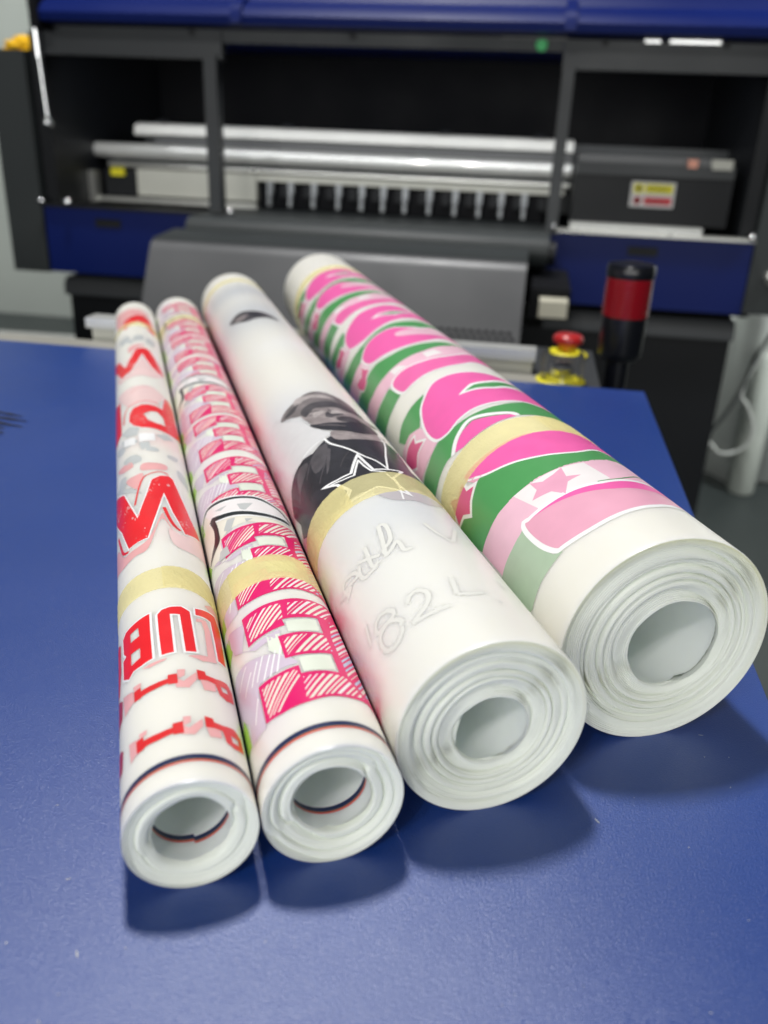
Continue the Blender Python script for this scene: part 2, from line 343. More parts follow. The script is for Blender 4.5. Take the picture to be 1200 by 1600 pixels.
for i in range(12):
    x = -.478+.0418*i+.003*math.sin(i*5)
    if clamp is None:
        bm = bmesh.new(); add_lathe(bm,(0,0,0),[(.0005,-.004),(.007,-.004),(.0085,-.003),(.0085,.003),(.007,.004),(.0005,.004)],18,'X')
        add_box(bm,-.005,.005,-.002,.010,.004,.024); add_box(bm,-.003,.003,-.008,.004,-.018,-.004)
        clamp = bm_obj('pinch_roller', bm, steel, None, True, .0006); clamp.parent = pt
    else: clamp = clamp.copy(); COL.objects.link(clamp)
    clamp.location = Vector((x,1.596,.060))-base(pt)
for i in range(12):
    box('roller_arm', -.458+.0418*i,-.444+.0418*i,1.598,1.611,.058,.0785, black, pt, .001)
# platen, guide roller and paper guide
box('platen', -.56,.02,1.44,1.603,.012,.035, side, pt, .003)
gp = [(1.44,.036)]+[(1.375+.026*math.sin(a)*-1, .014+.024*math.cos(a)) for a in [math.radians(q) for q in range(0,171,18)]]+[(1.40,-.012),(1.44,-.012)]
prism('guide_roller', gp, -.545,.025, side, pt)
lathe('roller_end', (.026,1.375,.012), [(.018,0),(.018,.010),(.0005,.011)], black, pt, 24, 'X')
gd = prism('paper_guide', [(1.345,.018),(1.26,.0125),(1.252,.0085),(1.245,.0),(1.16,-.15),(1.165,-.155),(1.255,-.004),(1.345,.010)], -.56,-.004, mgrey, pt, label='dark grey sloping paper guide plate')
prism('guide_lip', [(1.346,.0205),(1.262,.0150),(1.258,.0130),(1.346,.0185)], -.56,-.004, side, pt)
dv = Vector((0,1.16-1.245,-.15)); 
bm = bmesh.new()
for rr in range(4):
    for cc in range(12):
        t = .52+rr*.05; x = -.135+cc*.0105+(rr%2)*.005
        c = Vector((x,1.245,0))+dv*t+Vector((0,-.0012,.0006)); u1 = Vector((.0036,0,0)); v1 = dv.normalized()*.0024
        bm.faces.new([bm.verts.new(c+u1*math.cos(a)+v1*math.sin(a)) for a in [2*math.pi*q/10 for q in range(10)]])
bm_obj('vent_holes', bm, void, gd, False, 0, kind='stuff')
box('cream_connector', .018,.056,1.20,1.235,-.052,-.030, cream, pt, .004)
box('connector_bracket', .005,.06,1.236,1.46,-.06,-.02, void, pt, .002)
# control pod on the right
box('pod', .056,.300,1.50,1.62,.052,.1235, black, pt, .004)
box('pod_top', .058,.298,1.492,1.62,.1237,.142, dgrey, pt, .003)
box('glass_strip', .060,.296,1.505,1.62,.1422,.152, mgrey, pt, .002)
box('highlight_block', .262,.292,1.488,1.504,.138,.152, offw, pt, .003)  # pale block stands in for the white highlight on the shiny strip
box('copper_block', .226,.240,1.488,1.504,.139,.151, copper, pt, .002)
box('sill_strip', .056,.262,1.478,1.50,.044,.0518, alu, pt, .001)
box('edge_strip', .030,.336,1.438,1.476,.0385,.0430, silver, pt, .001)
box('edge_strip', -.838,-.50,1.440,1.476,.0335,.0375, black, pt, .001)
st = box('warning_label', .146,.214,1.4975,1.499,.078,.116, stick_w, pt, 0, label='warning label with a yellow bar above a red bar')
def flat(name,x0,x1,z0,z1,m): box(name,x0,x1,1.4968,1.4974,z0,z1,m,st,0)
flat('yellow_bar',.168,.210,.099,.1125,stick_y); flat('yellow_icon',.150,.165,.099,.1125,stick_y); flat('red_bar',.168,.210,.082,.0935,stick_r)
bm = bmesh.new(); add_lathe(bm,(.1575,1.4966,.0878),[(.006,0),(.006,-.0004),(.0045,-.0004),(.0045,0)],20,'Y'); add_box(bm,.1570,.1580,1.4960,1.4966,.083,.0926); bm_obj('prohibition_icon', bm, stick_r, st, False, 0)
bm = bmesh.new(); add_lathe(bm,(.1575,1.4967,.1057),[(.0042,0),(.0042,-.0004)],16,'Y'); bm_obj('hazard_icon', bm, stick_k, st, False, 0)
bm = bmesh.new()
for i in range(3): add_box(bm,.171,.207-.006*(i%2),1.4962,1.4967,.1016+i*.0034,.1026+i*.0034)
for i in range(2): add_box(bm,.171,.206-.008*i,1.4962,1.4967,.0848+i*.004,.0857+i*.004)
bm_obj('label_text', bm, stick_k, st, False, 0, kind='stuff')
for x,z in ((-.842+.004,.043),(-.79,.043),(.031,.047),(.331,.046),(-.50,.042)): lathe('screw', (x,1.437,z), [(.006,0),(.006,-.003),(.003,-.0045),(.0005,-.005)], chrome, pt, 14, 'Y')
lathe('green_led', (-.016,1.446,.2975), [(.0085,0),(.0085,-.003),(.006,-.005),(.0005,-.006)], greenled, pt, 18, 'Y')
box('reflection_strip', -.075,.02,1.440,1.446,.3045,.307, mgrey, pt, .001); box('reflection_strip', .165,.235,1.440,1.446,.3035,.3080, alu, pt, .001); box('reflection_strip', .13,.152,1.440,1.446,.3035,.307, alu, pt, .001)  # plates shaped and coloured as a tube's reflection under the hood
# crumpled yellow cloth on the left cabinet
bm = bmesh.new(); bmesh.ops.create_icosphere(bm, subdivisions=4, radius=1)
for v in bm.verts:
    n = noise.noise(v.co*2.3)*.35+noise.noise(v.co*5)*.22
    v.co *= 1+n; v.co = Vector((v.co.x*.036-.878, v.co.y*.03+1.52, max(v.co.z,-.55)*.016+.281))
bm_obj('yellow_cloth', bm, yfab, None, True, 0, label='crumpled bright yellow cloth lying on the left cabinet of the printer', cat='cloth')

# print outlines, in mm: (along the roll, arc from its top)
PRINTS=[
(0,'printed_letter','red letter B printed in mirror image',[('S','white',1,0,1.5,[(78.0,-17.2),(79.7,-15.4),(79.5,-12.6),(79.7,-9.5),(80.0,-5.9),(70.4,-6.0),(54.8,-5.9),(54.2,-9.4),(54.5,-12.5),(53.0,-14.3),(56.6,-17.2),(66.1,-17.3),(66.4,-15.4),(69.4,-16.8)],1),('P','red',2,0,[(78.0,-17.2),(79.7,-15.4),(79.5,-12.6),(79.7,-9.5),(80.0,-5.9),(70.4,-6.0),(54.8,-5.9),(54.2,-9.4),(54.5,-12.5),(53.0,-14.3),(56.6,-17.2),(66.1,-17.3),(66.4,-15.4),(69.4,-16.8)],[[(75.5,-13.2),(75.6,-9.9),(70.4,-9.7),(70.6,-13.1)],[(64.4,-13.2),(63.7,-9.6),(58.6,-9.7),(58.2,-13.1)]])]),
(0,'printed_letter','red letter U printed in mirror image',[('S','white',1,0,1.5,[(77.7,-3.5),(80.0,-2.1),(81.2,0.5),(81.6,3.9),(79.3,6.5),(69.7,6.6),(56.1,6.7),(55.5,3.5),(64.7,3.4),(76.6,3.2),(76.9,0.2),(64.9,0.2),(55.3,0.2),(54.8,-3.3),(66.3,-3.5)],1),('P','red',2,0,[(77.7,-3.5),(80.0,-2.1),(81.2,0.5),(81.6,3.9),(79.3,6.5),(69.7,6.6),(56.1,6.7),(55.5,3.5),(64.7,3.4),(76.6,3.2),(76.9,0.2),(64.9,0.2),(55.3,0.2),(54.8,-3.3),(66.3,-3.5)],[])]),
(0,'printed_letter','red letter L printed in mirror image',[('S','white',1,0,1.5,[(82.5,8.6),(84.7,13.0),(87.2,18.0),(80.8,20.4),(58.3,18.7),(57.1,14.5),(66.6,14.7),(79.7,14.5),(79.5,11.8),(78.4,8.4)],1),('P','red',2,0,[(82.5,8.6),(84.7,13.0),(87.2,18.0),(80.8,20.4),(58.3,18.7),(57.1,14.5),(66.6,14.7),(79.7,14.5),(79.5,11.8),(78.4,8.4)],[])]),
(0,'printed_letter','slim red strip of a letter turning round the side',[('P','red',2,0,[(82.8,-34.1),(81.3,-21.6),(78.0,-19.3),(63.7,-19.1),(53.8,-21.0),(56.9,-34.1)],[])]),
(0,'ghost_print','pale pink shadow print showing through the film',[('P','pinkghost',0,0,[(76.4,8.5),(77.7,12.2),(73.0,13.2),(54.8,13.6),(52.0,8.3),(53.3,3.9),(54.7,6.9),(55.7,10.3),(70.8,10.8),(75.3,10.2),(74.3,8.3)],[]),('P','pinkghost',0,0,[(52.3,-9.4),(52.6,-6.7),(52.8,-1.9),(51.8,-2.7),(50.9,-6.8)],[]),('P','pinkghost',0,0,[(88.4,12.9),(92.9,17.1),(92.7,26.7),(83.6,28.9),(85.2,19.3),(86.7,15.3)],[])]),
(0,'printed_letter','farther red letter T printed in mirror image',[('P','red2',2,0,[(44.4,-12.5),(44.2,-10.1),(42.4,-10.0),(42.2,-5.9),(42.6,-2.3),(44.3,-2.2),(44.3,0.3),(39.8,0.3),(39.8,-2.2),(40.4,-2.2),(39.7,-6.1),(39.7,-10.0),(39.3,-10.0),(39.8,-12.4)],[])]),
(0,'printed_letter','nearer red letter T printed in mirror image',[('P','red2',2,0,[(22.9,-12.4),(22.8,-10.1),(21.2,-10.0),(20.7,-5.8),(21.1,-2.2),(22.6,-2.2),(22.9,0.4),(18.2,0.4),(18.2,-2.1),(18.8,-2.2),(18.1,-5.9),(18.5,-9.9),(17.9,-9.9),(18.1,-12.3)],[])]),
(0,'printed_letter','farther red letter P printed in mirror image',[('P','red2',2,0,[(46.6,5.8),(46.7,8.3),(44.9,8.5),(45.1,11.4),(47.7,16.8),(46.2,19.7),(40.6,19.4),(37.3,14.8),(37.9,12.2),(42.3,11.2),(42.5,8.7),(41.8,5.9)],[[(42.9,13.2),(43.8,15.9),(42.0,16.4),(40.5,13.7)]])]),
(0,'printed_letter','nearer red letter P printed in mirror image',[('P','red2',2,0,[(25.3,6.0),(24.9,8.3),(23.5,8.5),(23.5,11.1),(25.3,15.4),(24.4,18.7),(18.5,19.0),(16.2,14.3),(16.8,11.5),(21.0,10.8),(21.0,8.5),(20.7,6.0)],[[(21.1,13.5),(21.6,16.5),(19.4,16.5),(18.5,13.8)]])]),
(0,'ghost_print','pale pink letters showing through the film',[('P','pinkghost',0,0,[(46.2,0.4),(46.3,2.6),(43.3,2.3),(41.9,0.5)],[]),('P','pinkghost',0,0,[(39.4,-0.4),(41.8,0.5),(40.6,1.8),(45.4,5.7),(42.1,5.7),(37.5,3.1),(37.9,-0.2)],[]),('P','pinkghost',0,0,[(47.1,-12.7),(46.3,-9.9),(44.4,-10.1),(44.6,-12.5)],[]),('P','pinkghost',0,0,[(48.6,-17.8),(45.2,-12.8),(40.2,-12.6),(38.7,-17.0)],[]),('P','pinkghost',0,0,[(42.0,6.5),(42.4,8.8),(42.3,11.2),(38.5,11.1),(37.3,7.3)],[])]),
(0,'ghost_print','pale pink letters showing through the film',[('P','pinkghost',0,0,[(24.8,0.5),(24.9,2.5),(22.3,2.3),(21.2,0.5)],[]),('P','pinkghost',0,0,[(19.0,-0.3),(21.1,0.5),(20.1,1.8),(24.0,5.4),(21.1,5.4),(17.4,3.0),(17.8,-0.0)],[]),('P','pinkghost',0,0,[(24.9,-11.3),(24.6,-8.9),(23.0,-9.1),(22.8,-11.1)],[]),('P','pinkghost',0,0,[(25.0,-15.2),(23.3,-11.3),(19.1,-11.2),(17.0,-14.7)],[]),('P','pinkghost',0,0,[(21.0,6.1),(21.2,8.2),(20.8,10.3),(17.7,10.2),(17.0,6.8)],[])]),
(0,'printed_letter','dark red letter edge at the side of the roll',[('P','dkred',2,0,[(53.5,-31.9),(51.6,-21.5),(47.6,-18.2),(39.9,-18.8),(39.2,-22.2),(40.3,-32.0)],[]),('P','dkred',2,0,[(32.4,-30.0),(28.1,-19.8),(26.2,-18.5),(19.3,-19.5),(20.8,-24.3),(20.3,-30.2)],[])]),
(0,'printed_letter','large red distressed letter W with thin red outlines',[('S','white',1,0,1.3,[(204.8,-24.6),(189.0,-14.2),(155.5,-7.9),(175.5,-3.5),(191.0,-0.8),(195.2,2.8),(196.9,6.7),(193.9,8.5),(177.0,10.9),(159.0,14.3),(146.0,19.3),(139.6,9.9),(157.2,6.0),(176.2,3.5),(155.9,-0.2),(134.6,-4.4),(134.3,-12.4),(155.6,-16.3),(183.2,-25.1)],1),('P','red',2,0,[(204.8,-24.6),(189.0,-14.2),(155.5,-7.9),(175.5,-3.5),(191.0,-0.8),(195.2,2.8),(196.9,6.7),(193.9,8.5),(177.0,10.9),(159.0,14.3),(146.0,19.3),(139.6,9.9),(157.2,6.0),(176.2,3.5),(155.9,-0.2),(134.6,-4.4),(134.3,-12.4),(155.6,-16.3),(183.2,-25.1)],[]),('S','red',2,1,0.8,[(169.2,-8.7),(183.7,-6.7),(194.9,-4.2),(198.5,-0.4),(200.2,3.7),(198.1,6.6)],0),('S','red',2,1,1.4,[(160.9,2.8),(150.2,4.3),(143.6,6.1),(141.0,8.1)],0),('S','red',2,1,1.2,[(156.1,-19.5),(143.2,-17.2),(135.3,-15.5),(132.2,-12.7)],0),('P','pinkghost',3,0,[(147.4,-10.7),(147.9,-9.5),(143.3,-9.3),(143.4,-10.4)],[]),('P','pinkghost',3,0,[(147.2,-8.5),(147.5,-7.4),(143.6,-7.9)],[]),('P','pinkghost',3,0,[(141.5,-7.3),(142.3,-5.9),(139.1,-6.4)],[]),('P','pinkghost',3,0,[(140.4,-9.7),(139.9,-8.3),(137.6,-8.9)],[]),('P','pinkghost',3,0,[(162.3,-3.7),(163.0,-2.3),(160.1,-2.8)],[]),('P','pinkghost',3,0,[(188.1,-0.5),(189.2,3.2),(186.9,5.1),(185.8,2.4),(183.9,3.9),(184.6,1.0)],[]),('P','pinkghost',3,0,[(181.9,5.1),(180.6,6.0),(177.0,5.2)],[]),('P','pinkghost',3,0,[(161.6,7.6),(164.3,11.4),(160.9,10.0),(161.6,11.8),(158.2,8.7)],[]),('P','pinkghost',3,0,[(165.3,-13.3),(165.0,-12.2),(161.8,-12.0)],[]),('P','pinkghost',3,0,[(150.7,-6.3),(150.1,-4.9),(147.9,-5.8)],[]),('P','pinkghost',3,0,[(147.8,11.8),(149.6,13.7),(145.6,12.4)],[]),('P','pinkghost',3,0,[(176.0,6.8),(173.8,7.3),(172.2,6.8)],[]),('P','pinkghost',3,0,[(136.7,-6.8),(137.1,-5.7),(134.5,-6.2)],[]),('P','pinkghost',3,0,[(164.7,-15.5),(164.2,-14.6),(161.2,-14.4)],[])]),
(0,'ghost_print','pale pink shadow under the large W',[('P','pinkghost',0,1,[(146.4,-21.0),(132.8,-15.6),(130.6,-12.3),(133.2,-4.4),(154.2,1.5),(151.2,2.7),(138.6,4.8),(149.6,1.3),(126.5,-4.4),(124.6,-9.4),(124.9,-17.6),(137.9,-29.4)],[]),('P','pinkghost2',0,1,[(141.1,3.8),(137.4,9.1),(150.3,21.9),(134.1,27.2),(124.9,11.5),(127.5,4.7)],[]),('P','pinkghost',0,1,[(201.0,-12.6),(201.2,-8.1),(199.5,-4.1),(185.0,-6.3),(188.9,-9.2)],[]),('P','pinkghost',0,1,[(226.6,-19.2),(223.1,-13.2),(220.0,-9.4),(212.8,-8.7),(215.6,-14.5)],[]),('P','pinkghost',0,1,[(211.7,-4.4),(211.2,0.8),(209.4,6.3),(203.0,5.3),(203.6,-4.3)],[])]),
(0,'ghost_print','grey checked camouflage print showing through the film',[('P','greyghost',0,1,[(228.3,-13.7),(228.0,-8.3),(221.2,-4.5),(215.4,-5.1),(219.1,-11.2)],[]),('P','greyghost',0,1,[(258.7,-15.1),(252.4,-8.6),(243.3,-5.5),(244.1,-11.7)],[]),('P','greyghost',0,1,[(233.2,-1.2),(230.8,3.0),(226.6,3.6),(227.7,-1.4)],[]),('P','greyghost',0,1,[(224.7,8.0),(227.8,13.5),(220.7,11.9),(220.6,8.1)],[]),('P','greyghost',0,1,[(210.6,-16.7),(206.5,-12.5),(195.0,-13.8),(197.9,-17.7)],[]),('P','greyghost',0,1,[(203.5,-18.5),(183.3,-7.1),(179.1,-6.5),(200.7,-19.7)],[]),('P','greyghost',0,1,[(255.9,-18.7),(246.3,-12.8),(240.0,-14.1),(247.2,-18.9)],[]),('P','greyghost',0,1,[(210.5,12.0),(208.1,17.1),(194.3,17.8),(200.7,12.1)],[]),('P','greyghost',0,0,[(270.0,-14.6),(271.3,-9.6),(262.8,-4.4),(253.1,-5.4),(258.1,-11.2)],[]),('P','greyghost',0,0,[(241.3,-5.0),(240.2,-0.1),(233.2,0.2),(230.2,-3.7)],[]),('P','greyghost',0,0,[(250.0,3.5),(255.8,9.4),(252.1,13.3),(244.7,7.3)],[]),('P','greyghost',0,1,[(472.0,-14.0),(475.8,-7.5),(463.3,-5.5),(455.0,-11.3)],[]),('P','greyghost',0,1,[(468.4,-2.5),(473.0,3.4),(460.1,3.9),(454.7,-1.8)],[]),('P','greyghost',0,1,[(469.1,7.2),(464.7,12.6),(446.1,10.5),(453.5,5.6)],[]),('P','greyghost',0,1,[(461.1,-8.8),(457.6,-2.7),(449.2,-4.8)],[]),('P','white',1,0,[(254.4,-4.7),(251.9,2.9),(241.4,2.8),(241.9,-4.7)],[]),('P','white',1,0,[(258.0,-13.1),(250.3,-6.5),(240.4,-6.8),(248.1,-13.3)],[])]),
(0,'printed_letter','red distressed letter e with a thin red outline',[('S','white',1,0,1.2,[(280.2,-9.4),(292.1,-8.8),(298.8,-6.8),(301.7,-1.6),(299.8,4.9),(297.3,9.0),(323.5,11.7),(325.1,15.3),(314.0,18.5),(291.1,18.4),(268.4,22.1),(258.5,13.8),(257.8,8.0),(260.0,2.6),(262.5,-2.7),(269.7,-6.8)],1),('P','red',2,0,[(280.2,-9.4),(292.1,-8.8),(298.8,-6.8),(301.7,-1.6),(299.8,4.9),(297.3,9.0),(323.5,11.7),(325.1,15.3),(314.0,18.5),(291.1,18.4),(268.4,22.1),(258.5,13.8),(257.8,8.0),(260.0,2.6),(262.5,-2.7),(269.7,-6.8)],[[(284.9,-1.3),(288.8,2.3),(289.4,5.9),(282.1,8.7),(268.6,9.5),(269.1,4.3),(273.7,0.4)]]),('S','red',2,1,0.8,[(281.8,-12.9),(294.5,-12.3),(304.2,-9.9),(307.4,-5.2),(308.0,0.1),(307.1,4.8),(303.0,7.7)],0),('P','red',2,0,[(341.6,-29.6),(328.5,-15.5),(293.6,-14.9),(270.9,-15.0),(267.3,-20.9),(276.2,-30.2)],[])]),
(0,'ghost_print','pale pink band behind the red letter e',[('P','pinkghost2',0,1,[(342.2,-17.3),(341.1,-11.8),(340.0,-3.6),(337.8,4.1),(329.2,10.4),(324.0,12.0),(302.5,5.0),(305.1,-1.5),(304.2,-8.5),(325.5,-14.4)],[]),('S','pinkghost',1,1,0.8,[(328.7,-7.2),(334.3,-3.7),(336.0,1.7),(335.7,6.4)],0)]),
(0,'printed_letter','smaller red letter w towards the far end',[('P','red',2,0,[(445.2,-28.8),(418.9,-14.9),(399.6,-11.5),(390.4,-9.9),(410.6,-5.5),(429.9,-1.9),(434.1,3.1),(430.3,6.7),(413.3,10.0),(396.7,12.9),(381.7,16.5),(377.5,10.2),(388.1,6.0),(415.6,1.7),(395.7,-1.8),(376.3,-6.2),(372.6,-13.1),(401.7,-18.8),(430.2,-29.0)],[]),('S','white',1,0,1.5,[(445.2,-28.8),(418.9,-14.9),(399.6,-11.5),(390.4,-9.9),(410.6,-5.5),(429.9,-1.9),(434.1,3.1),(430.3,6.7),(413.3,10.0),(396.7,12.9),(381.7,16.5),(377.5,10.2),(388.1,6.0),(415.6,1.7),(395.7,-1.8),(376.3,-6.2),(372.6,-13.1),(401.7,-18.8),(430.2,-29.0)],1)]),
(0,'ghost_print','pale pink shadow under the far w',[('P','pinkghost2',0,1,[(383.2,-16.8),(373.1,-6.3),(406.1,1.4),(384.4,5.9),(379.6,14.7),(360.2,7.5),(361.1,0.2),(362.0,-7.4),(365.8,-15.3)],[]),('P','pinkghost',0,1,[(436.5,-7.0),(443.0,-3.0),(443.4,4.4),(433.6,-1.4),(423.2,-6.3)],[])]),
(0,'printed_letter','red arched letter at the far end',[('P','red',2,1,[(510.3,-9.9),(529.0,-8.4),(536.7,-4.3),(545.0,2.3),(544.6,8.9),(535.8,12.3),(495.6,15.1),(497.0,9.3),(513.4,6.6),(520.5,1.7),(512.4,-3.6),(500.9,-8.2)],[]),('P','pinkghost',1,1,[(531.6,-17.3),(572.6,-16.9),(571.5,-9.8),(570.6,-1.5),(566.9,6.1),(556.2,11.9),(545.9,5.5),(542.4,-2.0),(528.1,-9.1),(507.4,-10.6)],[])]),
(1,'ghost_print','lavender and lime shadow print beside the nearest letter',[('P','lav',0,0,[(57.2,-17.7),(68.5,-13.8),(74.3,-21.9),(74.2,-24.8),(61.5,-21.6),(51.9,-12.6),(52.4,-4.5),(55.8,-3.9),(55.2,-8.2),(54.6,-14.8)],[]),('P','lav',0,0,[(50.0,-34.4),(53.4,-23.8),(51.1,-17.5),(46.6,-9.7),(42.1,-4.0),(37.1,-1.9),(37.0,-7.3),(36.6,-14.4),(33.8,-15.3),(18.9,-15.5),(19.8,-22.5),(28.2,-22.1)],[]),('P','lime',0,0,[(72.9,-23.1),(64.8,-22.4),(63.1,-27.4),(78.9,-33.8)],[]),('P','lime',1,0,[(33.9,-25.0),(27.9,-23.6),(20.8,-23.3),(22.5,-31.4),(32.7,-33.9)],[]),('P','mint',0,0,[(59.3,-1.7),(59.8,2.5),(60.8,8.0),(54.2,8.1),(53.2,2.8),(53.3,-1.9)],[]),('P','mint',0,0,[(39.6,-1.4),(40.4,4.1),(41.3,8.4),(33.9,8.2),(32.9,3.2),(32.6,-1.3)],[]),('P','mint',0,0,[(54.6,-8.3),(53.7,-4.3),(42.4,-5.5),(47.7,-8.7)],[])]),
(1,'ghost_print','fine white hatching over the lavender shadow print',[('S','white',1,0,0.5,[(44.8,-23.4),(49.8,-17.5)],0),('S','white',1,0,0.5,[(38.9,-21.0),(45.0,-16.0)],0),('S','white',1,0,0.5,[(38.7,-17.1),(46.8,-13.1)],0),('S','white',1,0,0.5,[(38.3,-14.8),(47.3,-11.0)],0),('S','white',1,0,0.5,[(36.4,-12.6),(45.8,-8.8)],0),('S','white',1,0,0.5,[(36.0,-10.4),(46.3,-7.0)],0),('S','white',1,0,0.5,[(36.5,-8.2),(47.7,-5.0)],0),('S','white',1,0,0.5,[(24.3,-19.0),(32.1,-15.9)],0)]),
